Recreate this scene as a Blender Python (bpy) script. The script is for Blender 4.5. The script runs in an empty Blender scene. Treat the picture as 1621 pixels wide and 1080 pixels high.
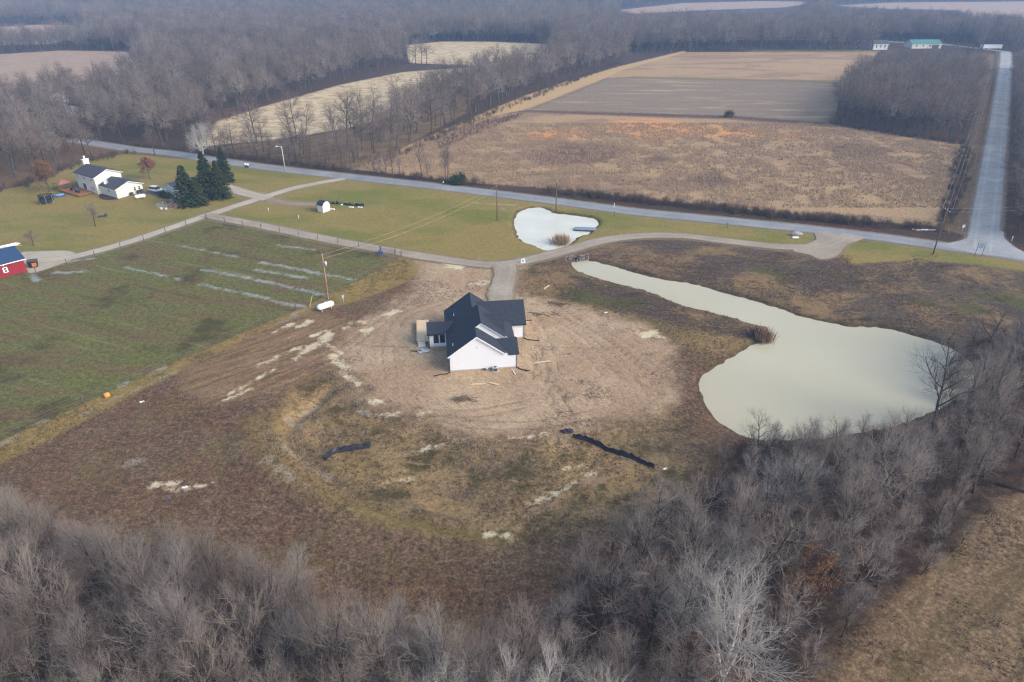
import bpy, math, random
import numpy as np
from mathutils import Vector, Matrix

S = bpy.context.scene
COL = S.collection
# ------------------------------------------------------------------ camera
H, PITCH, FPX = 60.0, math.radians(29.0), 1080.0
cam = bpy.data.cameras.new('drone_camera')
cam.sensor_width = 36.0
cam.lens = 36.0 * FPX / 1621.0
cam.clip_start, cam.clip_end = 0.5, 30000.0
camo = bpy.data.objects.new('drone_camera', cam)
COL.objects.link(camo)
camo.location = (0, 0, H)
camo.rotation_euler = (math.radians(90) - PITCH, 0, 0)
S.camera = camo
# ------------------------------------------------------------------ sky, sun, exposure
SUN_EL, SUN_AZ = math.radians(31), math.radians(113)      # azimuth measured clockwise from +Y (straight ahead)
w = bpy.data.worlds.new('World'); S.world = w; w.use_nodes = True
wn = w.node_tree
sky = wn.nodes.new('ShaderNodeTexSky'); sky.sky_type = 'NISHITA'; sky.sun_disc = False
sky.sun_elevation = SUN_EL; sky.sun_rotation = SUN_AZ
sky.air_density = 1.0; sky.dust_density = 2.5; sky.ozone_density = 1.0; sky.altitude = 200
bg = wn.nodes['Background']; bg.inputs['Strength'].default_value = 0.145
wn.links.new(sky.outputs['Color'], bg.inputs['Color'])
sl = bpy.data.lights.new('sun', 'SUN'); sl.energy = 1.5; sl.angle = math.radians(34); sl.color = (1.0, 0.94, 0.85)
so = bpy.data.objects.new('sun', sl); COL.objects.link(so)
sd_ = Vector((math.sin(SUN_AZ) * math.cos(SUN_EL), math.cos(SUN_AZ) * math.cos(SUN_EL), math.sin(SUN_EL)))
so.rotation_euler = sd_.to_track_quat('Z', 'Y').to_euler()
so.location = (120, -80, 200)
vs = S.view_settings
S.display_settings.display_device = 'sRGB'
vs.view_transform = 'Standard'; vs.look = 'None'; vs.gamma = 1.0; vs.use_curve_mapping = False
vs.exposure = 1.0
S.cycles.max_bounces = 5; S.cycles.diffuse_bounces = 2; S.cycles.glossy_bounces = 2
S.cycles.transmission_bounces = 2; S.cycles.volume_bounces = 1; S.cycles.transparent_max_bounces = 4
HAZE_DENSITY, HAZE_COL = 0.00029, (0.42, 0.63, 1.0)
S.cycles.use_denoising = True; S.cycles.denoising_prefilter = 'NONE'; S.cycles.denoising_input_passes = 'RGB_ALBEDO_NORMAL'
S.cycles.use_adaptive_sampling = True; S.cycles.adaptive_threshold = 0.004
S.cycles.filter_width = 1.3

# ------------------------------------------------------------------ helpers
cP, sP = math.cos(PITCH), math.sin(PITCH)
def at(px, py, z=0.0):
    X, U = (px - 810.5) / FPX, (540 - py) / FPX
    d = (X, cP + U * sP, -sP + U * cP)
    t = (z - H) / d[2]
    return (d[0] * t, d[1] * t, z)
def ats(pts, z=0.0):
    return np.array([at(x, y, z)[:2] for x, y in pts])
def lin(*c):
    o = []
    for v in c:
        v = v / 255.0
        o.append(v / 12.92 if v <= 0.04045 else ((v + 0.055) / 1.055) ** 2.4)
    return tuple(o) + (1.0,)
ALB = 0.80
def alb(r, g, b, k=None):
    k = ALB if k is None else k
    c = lin(r, g, b)
    return (c[0] * k, c[1] * k * 0.985, c[2] * k * 0.89, 1.0)

def tag(o, label=None, cat=None, group=None, kind=None):
    if label: o['label'] = label
    if cat: o['category'] = cat
    if group: o['group'] = group
    if kind: o['kind'] = kind
    return o
def empty(name, loc, rz=0.0, label=None, cat=None, group=None):
    o = bpy.data.objects.new(name, None); COL.objects.link(o)
    o.location = loc; o.rotation_euler = (0, 0, rz); o.empty_display_size = 0.5
    return tag(o, label, cat, group)
def link(name, me, parent=None):
    o = bpy.data.objects.new(name, me); COL.objects.link(o)
    if parent is not None: o.parent = parent
    return o
def np_mesh(name, V, F, mats, smooth=False, mi=None):
    """V (n,3); F (m,k) equal sized faces or list of such arrays"""
    me = bpy.data.meshes.new(name)
    if not isinstance(F, list): F = [F]
    F = [f for f in F if len(f)]
    V = np.asarray(V, np.float32)
    me.vertices.add(len(V)); me.vertices.foreach_set('co', V.ravel())
    loops = np.concatenate([f.ravel() for f in F]).astype(np.int32)
    tot = np.concatenate([np.full(len(f), f.shape[1], np.int32) for f in F])
    st = np.concatenate([[0], np.cumsum(tot)[:-1]]).astype(np.int32)
    me.loops.add(len(loops)); me.loops.foreach_set('vertex_index', loops)
    me.polygons.add(len(tot)); me.polygons.foreach_set('loop_start', st)
    try: me.polygons.foreach_set('loop_total', tot)
    except Exception: pass
    for m in (mats if isinstance(mats, (list, tuple)) else [mats]): me.materials.append(m)
    if mi is not None: me.polygons.foreach_set('material_index', np.asarray(mi, np.int32))
    if smooth: me.polygons.foreach_set('use_smooth', np.ones(len(tot), bool))
    me.update(calc_edges=True); me.validate()
    return me

class MB:
    def __init__(s): s.v = []; s.f = []
    def add(s, vs_, fs):
        b = len(s.v); s.v += [tuple(p) for p in vs_]; s.f += [tuple(i + b for i in f) for f in fs]
    def box(s, x0, x1, y0, y1, z0, z1):
        s.add([(x0,y0,z0),(x1,y0,z0),(x1,y1,z0),(x0,y1,z0),(x0,y0,z1),(x1,y0,z1),(x1,y1,z1),(x0,y1,z1)],
              [(3,2,1,0),(4,5,6,7),(0,1,5,4),(1,2,6,5),(2,3,7,6),(3,0,4,7)])
    def prism(s, poly, axis, a, b):
        """poly of 2D points; axis 'x','y','z' is the extrusion axis; other two in order"""
        def P(p, t):
            return {'x': (t, p[0], p[1]), 'y': (p[0], t, p[1]), 'z': (p[0], p[1], t)}[axis]
        n = len(poly)
        s.add([P(p, a) for p in poly] + [P(p, b) for p in poly],
              [tuple(range(n - 1, -1, -1)), tuple(range(n, 2 * n))] + [(i, (i + 1) % n, n + (i + 1) % n, n + i) for i in range(n)])
    def slab(s, poly, fn, th, dz=0.0):
        n = len(poly)
        s.add([(x, y, fn(x, y) + dz) for x, y in poly] + [(x, y, fn(x, y) + dz - th) for x, y in poly],
              [tuple(range(n)), tuple(range(2 * n - 1, n - 1, -1))] + [((i + 1) % n, i, n + i, n + (i + 1) % n) for i in range(n)])
    def tube(s, pts, r, sides=6, cap=True):
        pts = [Vector(p) for p in pts]
        if not isinstance(r, (list, tuple)): r = [r] * len(pts)
        rings = []; ref = None
        for i, p in enumerate(pts):
            t = (pts[min(i + 1, len(pts) - 1)] - pts[max(i - 1, 0)]).normalized()
            if ref is None: ref = Vector((0, 0, 1)) if abs(t.z) < 0.9 else Vector((1, 0, 0))
            a = t.cross(ref).normalized(); b = t.cross(a).normalized()
            rings.append([p + (a * math.cos(2 * math.pi * k / sides) + b * math.sin(2 * math.pi * k / sides)) * r[i] for k in range(sides)])
        vs_ = [q for rg in rings for q in rg]; fs = []
        for i in range(len(pts) - 1):
            for k in range(sides):
                k2 = (k + 1) % sides
                fs.append((i * sides + k, i * sides + k2, (i + 1) * sides + k2, (i + 1) * sides + k))
        if cap:
            fs.append(tuple(range(sides - 1, -1, -1))); n = len(pts) - 1
            fs.append(tuple(n * sides + k for k in range(sides)))
        s.add(vs_, fs)
    def revolve(s, prof, sides=14, c=(0, 0, 0), axis='z'):
        vs_ = []
        for r, z in prof:
            for k in range(sides):
                a = 2 * math.pi * k / sides
                p = (r * math.cos(a), r * math.sin(a), z)
                if axis == 'x': p = (z, p[0], p[1])
                if axis == 'y': p = (p[0], z, p[1])
                vs_.append((c[0] + p[0], c[1] + p[1], c[2] + p[2]))
        fs = []
        for i in range(len(prof) - 1):
            for k in range(sides):
                k2 = (k + 1) % sides
                fs.append((i * sides + k, i * sides + k2, (i + 1) * sides + k2, (i + 1) * sides + k))
        fs.append(tuple(range(sides - 1, -1, -1))); n = len(prof) - 1
        fs.append(tuple(n * sides + k for k in range(sides)))
        s.add(vs_, fs)
    def blob(s, c, rad, seed=0, seg=7, rings=5, jit=0.18):
        rr = random.Random(seed)
        vs_ = []; fs = []
        for i in range(rings + 1):
            th = math.pi * i / rings
            for k in range(seg):
                a = 2 * math.pi * k / seg
                q = 1 + rr.uniform(-jit, jit)
                vs_.append((c[0] + rad[0] * math.sin(th) * math.cos(a) * q, c[1] + rad[1] * math.sin(th) * math.sin(a) * q, c[2] + rad[2] * math.cos(th) * q))
        for i in range(rings):
            for k in range(seg):
                k2 = (k + 1) % seg
                fs.append((i * seg + k, (i + 1) * seg + k, (i + 1) * seg + k2, i * seg + k2))
        s.add(vs_, fs)
    def build(s, name, mat, parent=None, smooth=False, bevel=0.0):
        me = bpy.data.meshes.new(name); me.from_pydata(s.v, [], s.f); me.materials.append(mat)
        if smooth: me.polygons.foreach_set('use_smooth', np.ones(len(me.polygons), bool))
        me.update()
        o = link(name, me, parent)
        if bevel:
            b = o.modifiers.new('bevel', 'BEVEL'); b.width = bevel; b.segments = 2
        return o

# ------------------------------------------------------------------ material helpers
def new_mat(name):
    m = bpy.data.materials.new(name); m.use_nodes = True
    return m, m.node_tree, m.node_tree.nodes['Principled BSDF']
class NT:
    def __init__(s, nt): s.nt = nt
    def n(s, t, **kw):
        x = s.nt.nodes.new(t)
        for k, v in kw.items(): setattr(x, k, v)
        return x
    def set(s, inp, v):
        if hasattr(v, 'is_output'): s.nt.links.new(v, inp)
        else: inp.default_value = v
    def pos(s): return s.n('ShaderNodeTexCoord').outputs['Object']
    def mapping(s, vec, rot=0.0, scale=(1, 1, 1)):
        if rot:                                              # turn first, then stretch along the turned axes
            r = s.n('ShaderNodeMapping'); s.set(r.inputs['Vector'], vec); r.inputs['Rotation'].default_value = (0, 0, rot)
            vec = r.outputs['Vector']
        m = s.n('ShaderNodeMapping'); s.set(m.inputs['Vector'], vec); m.inputs['Scale'].default_value = scale
        return m.outputs['Vector']
    def noise(s, scale, detail=4, rough=0.6, vec=None, dist=0.0):
        x = s.n('ShaderNodeTexNoise'); x.inputs['Scale'].default_value = scale
        x.inputs['Detail'].default_value = detail; x.inputs['Roughness'].default_value = rough
        x.inputs['Distortion'].default_value = dist
        if vec is not None: s.set(x.inputs['Vector'], vec)
        return x.outputs['Fac']
    def math(s, op, a, b=0.0, c=None, clamp=False):
        x = s.n('ShaderNodeMath', operation=op, use_clamp=clamp)
        s.set(x.inputs[0], a); s.set(x.inputs[1], b)
        if c is not None: s.set(x.inputs[2], c)
        return x.outputs[0]
    def ramp(s, fac, stops):
        x = s.n('ShaderNodeValToRGB'); s.set(x.inputs['Fac'], fac)
        e = x.color_ramp.elements
        while len(e) < len(stops): e.new(0.5)
        for i, (p, c) in enumerate(stops): e[i].position = p; e[i].color = c
        return x.outputs['Color']
    def mix(s, a, b, fac):
        x = s.n('ShaderNodeMix', data_type='RGBA')
        s.set(x.inputs['Factor'], fac); s.set(x.inputs['A'], a); s.set(x.inputs['B'], b)
        return x.outputs['Result']
    def smooth(s, v, a, b):
        x = s.n('ShaderNodeMapRange', interpolation_type='SMOOTHSTEP')
        s.set(x.inputs['Value'], v); x.inputs['From Min'].default_value = a; x.inputs['From Max'].default_value = b
        return x.outputs['Result']
    def attr(s, name):
        return s.n('ShaderNodeAttribute', attribute_name=name).outputs['Fac']

def surf(name, col, rough=0.7, var=0.12, scale=3.0, spec=0.3, metal=0.0, stretch=None, bump=0.0, bscale=None):
    m, nt, b = new_mat(name); t = NT(nt)
    p = t.pos()
    if stretch: p = t.mapping(p, scale=stretch)
    f = t.noise(scale, 5, 0.65, p)
    lo = tuple(c * (1 - var) for c in col[:3]) + (1,); hi = tuple(min(1, c * (1 + var)) for c in col[:3]) + (1,)
    t.set(b.inputs['Base Color'], t.ramp(f, [(0.3, lo), (0.7, hi)]))
    b.inputs['Roughness'].default_value = rough; b.inputs['Metallic'].default_value = metal
    b.inputs['Specular IOR Level'].default_value = spec
    if bump:
        bn = t.n('ShaderNodeBump'); bn.inputs['Strength'].default_value = bump; bn.inputs['Distance'].default_value = 0.03
        t.set(bn.inputs['Height'], t.noise(bscale or scale * 6, 3, 0.6, p)); t.set(b.inputs['Normal'], bn.outputs['Normal'])
    return m

M = {}
M['white_siding'] = surf('white_siding', (0.75, 0.76, 0.78), 0.6, 0.04, 1.2, stretch=(1, 1, 6))
M['white_trim'] = surf('white_trim', (0.82, 0.82, 0.82), 0.5, 0.03, 2)
M['shingle'] = surf('shingle', (0.029, 0.036, 0.050), 0.9, 0.5, 4.5, bump=0.5, bscale=9)
M['old_shingle'] = surf('old_shingle', (0.060, 0.062, 0.072), 0.9, 0.3, 3)
M['black'] = surf('black', (0.012, 0.013, 0.015), 0.5, 0.3, 3)
M['glass'] = surf('glass', (0.02, 0.025, 0.03), 0.08, 0.2, 1, spec=0.6)
M['plywood'] = surf('plywood', (0.78, 0.57, 0.33), 0.75, 0.12, 2.5, stretch=(6, 0.6, 1))
M['lumber'] = surf('lumber', (0.60, 0.46, 0.28), 0.75, 0.15, 3)
M['concrete'] = surf('concrete', (0.42, 0.40, 0.37), 0.9, 0.15, 3)
M['ac_grey'] = surf('ac_grey', (0.55, 0.55, 0.53), 0.55, 0.08, 4)
M['dark_grey'] = surf('dark_grey', (0.07, 0.07, 0.075), 0.6, 0.2, 3)
M['cream_siding'] = surf('cream_siding', (0.68, 0.64, 0.56), 0.65, 0.05, 1.5, stretch=(1, 1, 6))
M['red_metal'] = surf('red_metal', (0.24, 0.014, 0.022), 0.55, 0.15, 2.0, stretch=(3, 3, 0.4))
M['blue_metal'] = surf('blue_metal', (0.028, 0.060, 0.125), 0.5, 0.12, 1.5, stretch=(3, 3, 0.5))
M['deck_wood'] = surf('deck_wood', (0.27, 0.125, 0.06), 0.8, 0.25, 3)
M['canopy_red'] = surf('canopy_red', (0.34, 0.14, 0.11), 0.8, 0.12, 2)
M['pole_wood'] = surf('pole_wood', (0.15, 0.085, 0.06), 0.9, 0.3, 2.5)
M['pole_rust'] = surf('pole_rust', (0.34, 0.19, 0.13), 0.9, 0.25, 2.0)
M['galv'] = surf('galv', (0.50, 0.52, 0.55), 0.45, 0.1, 3, metal=0.3)
M['wire'] = surf('wire', (0.20, 0.20, 0.21), 0.5, 0.1, 1)
M['bright_wire'] = surf('bright_wire', (0.42, 0.36, 0.22), 0.5, 0.1, 1)
M['tank_white'] = surf('tank_white', (0.82, 0.82, 0.81), 0.35, 0.04, 2)
M['yellow'] = surf('yellow', (0.60, 0.42, 0.03), 0.5, 0.1, 2)
M['car_white'] = surf('car_white', (0.72, 0.73, 0.74), 0.25, 0.03, 2, spec=0.5)
M['car_blue'] = surf('car_blue', (0.10, 0.20, 0.38), 0.25, 0.06, 2, spec=0.5)
M['rubber'] = surf('rubber', (0.02, 0.02, 0.02), 0.8, 0.2, 3)
M['red_lamp'] = surf('red_lamp', (0.4, 0.02, 0.02), 0.3, 0.1, 3)
M['orange'] = surf('orange', (0.52, 0.16, 0.03), 0.7, 0.2, 4)
M['bale'] = surf('bale', (0.55, 0.27, 0.08), 0.9, 0.25, 5)
M['blue_plastic'] = surf('blue_plastic', (0.035, 0.08, 0.22), 0.5, 0.2, 2)
M['net_black'] = surf('net_black', (0.016, 0.028, 0.026), 0.8, 0.2, 3)
M['rock'] = surf('rock', (0.32, 0.29, 0.26), 0.9, 0.3, 2.0, bump=0.5)
M['riprap'] = surf('riprap', (0.24, 0.225, 0.205), 0.9, 0.3, 1.2, bump=0.5)
M['green_metal'] = surf('green_metal', (0.07, 0.20, 0.17), 0.5, 0.1, 2)
M['dock_grey'] = surf('dock_grey', (0.20, 0.25, 0.31), 0.7, 0.15, 2.5, stretch=(5, 1, 1))
M['fabric_black'] = surf('fabric_black', (0.014, 0.016, 0.024), 0.55, 0.45, 1.6, spec=0.5, bump=0.6, bscale=4)
M['fence_wood'] = surf('fence_wood', (0.11, 0.085, 0.065), 0.9, 0.25, 3)
M['brush'] = surf('brush', (0.14, 0.10, 0.07), 0.95, 0.4, 4)
M['sign_blue'] = surf('sign_blue', (0.22, 0.33, 0.46), 0.5, 0.08, 3)
M['soil_dark'] = surf('soil_dark', (0.05, 0.037, 0.030), 0.95, 0.35, 1.5)
M['wood_pallet'] = surf('wood_pallet', (0.20, 0.13, 0.09), 0.9, 0.3, 4)

def bark_mat(name, c1, c2, moss=None):
    m, nt, b = new_mat(name); t = NT(nt)
    oi = t.n('ShaderNodeObjectInfo').outputs['Random']
    f = t.noise(1.2, 4, 0.6, t.pos())
    base = t.mix(c1, c2, t.math('MULTIPLY_ADD', f, 0.55, t.math('MULTIPLY', oi, 0.5), clamp=True))
    if moss: base = t.mix(base, moss, t.math('MULTIPLY', t.smooth(t.noise(0.5, 2, 0.5, t.pos()), 0.5, 0.75), 0.7))
    t.set(b.inputs['Base Color'], base)
    b.inputs['Roughness'].default_value = 0.9; b.inputs['Specular IOR Level'].default_value = 0.15
    return m
def twig_mat(name, cols):
    m, nt, b = new_mat(name); t = NT(nt)
    oi = t.n('ShaderNodeObjectInfo').outputs['Random']
    isl = t.n('ShaderNodeNewGeometry').outputs['Random Per Island']
    v = t.math('MULTIPLY_ADD', isl, 0.12, t.math('MULTIPLY', oi, 0.9), clamp=True)
    t.set(b.inputs['Base Color'], t.ramp(v, [(i / (len(cols) - 1), c) for i, c in enumerate(cols)]))
    b.inputs['Roughness'].default_value = 0.9; b.inputs['Specular IOR Level'].default_value = 0.1
    return m
M['bark'] = bark_mat('bark', (0.035, 0.031, 0.026, 1), (0.080, 0.071, 0.062, 1), (0.070, 0.080, 0.035, 1))
M['bark_far'] = bark_mat('bark_far', (0.045, 0.040, 0.037, 1), (0.105, 0.095, 0.085, 1))
M['bark_white'] = bark_mat('bark_white', (0.42, 0.40, 0.37, 1), (0.58, 0.56, 0.52, 1))
M['twig'] = twig_mat('twig', [(0.13, 0.108, 0.092, 1), (0.28, 0.235, 0.20, 1), (0.18, 0.145, 0.125, 1), (0.34, 0.285, 0.25, 1), (0.22, 0.19, 0.16, 1)])
M['twig_pale'] = twig_mat('twig_pale', [(0.24, 0.215, 0.20, 1), (0.32, 0.29, 0.265, 1)])
M['twig_far'] = twig_mat('twig_far', [(0.08, 0.070, 0.060, 1), (0.22, 0.175, 0.150, 1), (0.11, 0.095, 0.08, 1), (0.27, 0.20, 0.165, 1), (0.15, 0.128, 0.108, 1), (0.31, 0.265, 0.235, 1), (0.11, 0.10, 0.08, 1)])
M['twig_white'] = twig_mat('twig_white', [(0.36, 0.335, 0.31, 1), (0.48, 0.45, 0.42, 1)])
M['brush_twig'] = twig_mat('brush_twig', [(0.060, 0.045, 0.038, 1), (0.115, 0.085, 0.070, 1), (0.075, 0.062, 0.052, 1), (0.14, 0.10, 0.07, 1)])
M['oak_leaf'] = twig_mat('oak_leaf', [(0.17, 0.085, 0.042, 1), (0.23, 0.12, 0.06, 1), (0.14, 0.075, 0.04, 1), (0.22, 0.13, 0.075, 1)])
M['maple_leaf'] = twig_mat('maple_leaf', [(0.26, 0.12, 0.085, 1), (0.20, 0.085, 0.06, 1), (0.30, 0.15, 0.10, 1)])
M['needle'] = twig_mat('needle', [(0.022, 0.038, 0.018, 1), (0.036, 0.056, 0.024, 1), (0.048, 0.066, 0.026, 1), (0.026, 0.045, 0.022, 1)])
M['weed'] = twig_mat('weed', [(0.10, 0.070, 0.048, 1), (0.16, 0.115, 0.072, 1), (0.085, 0.050, 0.036, 1), (0.20, 0.15, 0.09, 1), (0.12, 0.11, 0.05, 1)])
M['clod'] = twig_mat('clod', [(0.20, 0.145, 0.108, 1), (0.29, 0.215, 0.162, 1), (0.16, 0.115, 0.085, 1), (0.36, 0.285, 0.22, 1)])
M['reed'] = twig_mat('reed', [(0.30, 0.20, 0.12, 1), (0.38, 0.27, 0.17, 1), (0.22, 0.145, 0.10, 1), (0.42, 0.31, 0.20, 1)])
#ZONES
# ------------------------------------------------------------------ zones of the ground (traced outlines turned into metres)
def seg_dist(P, A, B):
    d = B - A; L = max(float(d @ d), 1e-9)
    t = np.clip(((P - A) @ d) / L, 0, 1)
    q = P - A - t[:, None] * d
    return np.sqrt((q * q).sum(1))
def poly_sd(P, poly, lim=40.0):
    """signed distance, positive inside, only exact within lim of the outline's box"""
    poly = np.asarray(poly, float)
    out = np.full(len(P), -lim, np.float32)
    lo, hi = poly.min(0) - lim, poly.max(0) + lim
    idx = np.where(((P >= lo) & (P <= hi)).all(1))[0]
    if not len(idx): return out
    Q = P[idx]; d = np.full(len(Q), 1e9); ins = np.zeros(len(Q), bool)
    n = len(poly)
    for i in range(n):
        A, B = poly[i], poly[(i + 1) % n]
        d = np.minimum(d, seg_dist(Q, A, B))
        c = (A[1] > Q[:, 1]) != (B[1] > Q[:, 1])
        with np.errstate(divide='ignore', invalid='ignore'):
            x = (B[0] - A[0]) * (Q[:, 1] - A[1]) / (B[1] - A[1]) + A[0]
        ins ^= c & (Q[:, 0] < x)
    out[idx] = np.clip(np.where(ins, d, -d), -lim, lim)
    return out
def line_sd(P, line, width, lim=40.0):
    line = np.asarray(line, float)
    out = np.full(len(P), -lim, np.float32)
    lo, hi = line.min(0) - lim, line.max(0) + lim
    idx = np.where(((P >= lo) & (P <= hi)).all(1))[0]
    if not len(idx): return out
    Q = P[idx]; d = np.full(len(Q), 1e9)
    for i in range(len(line) - 1): d = np.minimum(d, seg_dist(Q, line[i], line[i + 1]))
    out[idx] = np.clip(width * 0.5 - d, -lim, lim)
    return out
def inside(P, poly):
    return poly_sd(P, poly, 1.0) > 0
def smooth_poly(pts, k=6, closed=True):
    pts = np.asarray(pts, float); n = len(pts); out = []
    rng_ = range(n) if closed else range(n - 1)
    for i in rng_:
        if closed: p0, p1, p2, p3 = pts[(i - 1) % n], pts[i], pts[(i + 1) % n], pts[(i + 2) % n]
        else: p0, p1, p2, p3 = pts[max(i - 1, 0)], pts[i], pts[i + 1], pts[min(i + 2, n - 1)]
        for j in range(k):
            t = j / k
            out.append(0.5 * ((2 * p1) + (-p0 + p2) * t + (2 * p0 - 5 * p1 + 4 * p2 - p3) * t * t + (-p0 + 3 * p1 - 3 * p2 + p3) * t ** 3))
    if not closed: out.append(pts[-1])
    return np.array(out)

PZ = -0.45                                           # pond surface level
BIG_POND = smooth_poly(ats([(908,417),(930,414),(975,424),(1030,440),(1080,448),(1130,461),(1180,474),(1230,489),(1270,504),(1330,516),(1400,521),(1450,534),(1500,552),(1532,576),(1538,600),(1520,622),(1490,640),(1450,658),(1410,672),(1350,682),(1290,690),(1230,692),(1185,688),(1150,672),(1122,645),(1114,618),(1117,598),(1140,580),(1172,562),(1196,548),(1213,541),(1222,530),(1216,516),(1196,512),(1165,502),(1120,490),(1080,481),(1030,462),(985,449),(945,438),(918,428)], PZ), 5)
SMALL_POND = smooth_poly(ats([(822,338),(835,332),(853,330),(866,334),(875,338),(900,341),(925,344),(940,348),(943,356),(938,362),(928,370),(912,376),(903,383),(893,391),(880,396),(862,394),(845,387),(828,381),(820,370),(817,352)], PZ), 5)
def pond_sd(P): return np.maximum(poly_sd(P, BIG_POND), poly_sd(P, SMALL_POND))

ROAD = smooth_poly(ats([(120,222),(205,236),(270,243),(330,252),(420,265),(560,281),(660,292),(760,304),(880,319),(1000,335),(1100,345),(1200,355),(1290,364),(1400,377),(1500,391),(1580,402),(1700,420),(1900,450)]), 5, False)
SIDE_ROAD = smooth_poly(ats([(1555,397),(1559,360),(1567,300),(1575,240),(1583,180),(1589,130),(1592,100),(1592,82)]), 4, False)
far_ = SIDE_ROAD[-1]; SIDE_ROAD = np.vstack([SIDE_ROAD, far_ + np.array([-20, 60]), far_ + np.array([-90, 90]), far_ + np.array([-200, 100])])
LANE_A = smooth_poly(ats([(20,418),(70,412),(110,408),(160,396),(230,375),(320,344),(400,318),(470,297),(545,283)]), 5, False)            # farm lane to the road
LANE_B = smooth_poly(ats([(325,341),(345,345),(420,359),(520,380),(620,398),(700,411),(760,419),(800,419),(850,409),(900,396),(960,380),(1015,374),(1080,374),(1150,382),(1230,391),(1290,391),(1320,384),(1345,372)]), 5, False)
LANE_C = smooth_poly(ats([(800,419),(800,432),(795,450),(790,478),(788,490)]), 4, False)
LANE_D = smooth_poly(ats([(425,315),(395,308),(362,298),(345,292)]), 4, False)
LANE_E = smooth_poly(ats([(425,315),(455,322),(500,324)]), 4, False)
APRON = smooth_poly(ats([(1290,368),(1320,372),(1370,376),(1342,388),(1325,405),(1300,411),(1280,404),(1255,398),(1275,388),(1292,380)]), 4)
YARDGRAVEL = smooth_poly(ats([(30,402),(70,398),(110,398),(120,408),(80,424),(52,432),(43,428)]), 4)
JUNCTION = smooth_poly(ats([(1475,388),(1500,386),(1530,378),(1538,366),(1584,366),(1590,378),(1606,392),(1621,400),(1640,412),(1560,404)]), 3)

LAWN = ats([(-200,460),(-120,350),(0,301),(70,286),(105,266),(150,252),(200,243),(262,249),(330,256),(420,269),(560,285),(660,296),(760,308),(880,323),(1000,339),(1100,349),(1290,371),(1290,388),(1230,388),(1100,370),(1020,369),(960,375),(900,391),(830,408),(780,414),(700,405),(600,388),(480,366),(350,340),(230,374),(110,404),(60,410),(0,425)])
LAWN2 = ats([(1342,385),(1400,380),(1480,392),(1560,405),(1700,425),(1900,455),(1900,500),(1700,440),(1621,430),(1540,418),(1440,412),(1350,418),(1330,402)])
PASTURE = ats([(-120,470),(0,443),(43,433),(110,412),(200,387),(325,347),(355,350),(500,378),(637,404),(590,432),(540,457),(480,486),(393,523),(300,563),(200,608),(67,668),(0,698),(-120,750)])
STRIP = ats([(637,404),(690,413),(660,440),(610,460),(560,478),(500,493),(440,515),(380,545),(300,580),(200,632),(100,685),(0,735),(-120,790),(-120,752),(0,698),(67,668),(200,608),(300,563),(393,523),(480,486),(540,457),(590,432)])
DIRT = ats([(780,415),(830,420),(815,440),(813,463),(840,470),(907,483),(973,503),(1023,520),(1060,547),(1073,590),(1068,630),(1045,655),(1010,668),(950,672),(890,683),(807,690),(747,697),(700,672),(660,660),(610,652),(585,640),(570,612),(545,590),(520,570),(535,540),(555,520),(590,505),(615,480),(655,468),(668,440),(660,415),(700,412)])
STREAK = ats([(450,508),(500,496),(545,505),(575,520),(560,560),(530,585),(490,600),(440,615),(380,635),(340,640),(280,620),(300,585),(370,548)])
INNER = ats([(470,600),(520,580),(570,612),(590,650),(660,660),(750,697),(890,683),(1010,668),(1060,640),(1090,700),(1110,760),(1040,800),(960,830),(880,850),(790,856),(700,842),(620,825),(560,805),(500,780),(450,750),(425,700),(430,650)])
GOLD = ats([(380,660),(440,660),(470,720),(520,760),(600,800),(690,830),(760,842),(800,850),(770,862),(680,850),(590,826),(500,795),(430,755),(395,710)])
GOLD2 = ats([(525,720),(585,706),(600,735),(570,760),(520,745)])
GREENISH = ats([(560,796),(640,820),(720,840),(800,848),(790,858),(700,850),(610,830),(545,806)])
GOLD3 = ats([(830,470),(900,478),(1000,498),(1080,520),(1140,530),(1190,540),(1165,560),(1110,560),(1060,545),(1000,515),(920,490)])
BURNT = ats([(950,384),(1020,379),(1100,380),(1230,396),(1300,412),(1350,418),(1440,412),(1540,420),(1621,432),(1900,470),(1900,640),(1621,600),(1560,560),(1480,540),(1400,515),(1300,505),(1230,485),(1130,456),(1000,430),(930,408)])
BURNT2 = ats([(815,425),(850,416),(905,418),(980,450),(1080,484),(1160,505),(1200,525),(1140,528),(1050,512),(960,492),(880,474),(820,458)])
BIGFIELD = ats([(560,268),(640,238),(700,212),(775,184),(832,176),(1000,183),(1160,188),(1320,199),(1420,215),(1530,230),(1510,280),(1488,345),(1478,358),(1390,352),(1240,338),(1090,322),(960,308),(870,298),(760,290),(650,278)])
ORANGE = [ats(p) for p in ([(820,222),(850,205),(910,201),(935,208),(920,220),(870,222)],[(940,206),(970,190),(1050,188),(1120,198),(1190,203),(1240,214),(1180,219),(1090,216),(1040,226),(1000,222),(990,212)],[(1205,211),(1265,209),(1278,217),(1220,219)])]
DARKP = [ats(p) for p in ([(690,222),(740,198),(800,184),(830,178),(820,186),(770,205),(720,228),(690,236)],[(840,245),(880,226),(960,228),(1000,236),(960,258),(900,262),(850,262)],[(1010,250),(1050,244),(1070,256),(1020,262)],[(1080,285),(1130,268),(1170,288),(1120,300)],[(1300,232),(1350,226),(1420,235),(1400,250),(1330,248)],[(560,250),(630,232),(640,246),(590,262)],[(820,178),(832,172),(1000,180),(1160,185),(1320,197),(1320,202),(1160,190),(1000,185)])]
SOY = ats([(834,174),(900,148),(960,124),(1000,122),(1330,130),(1345,145),(1310,194),(1160,184),(1000,179)])
UPPER = ats([(960,124),(985,111),(1040,96),(1085,83),(1390,81),(1380,100),(1340,128),(1330,131),(1000,122)])
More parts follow.
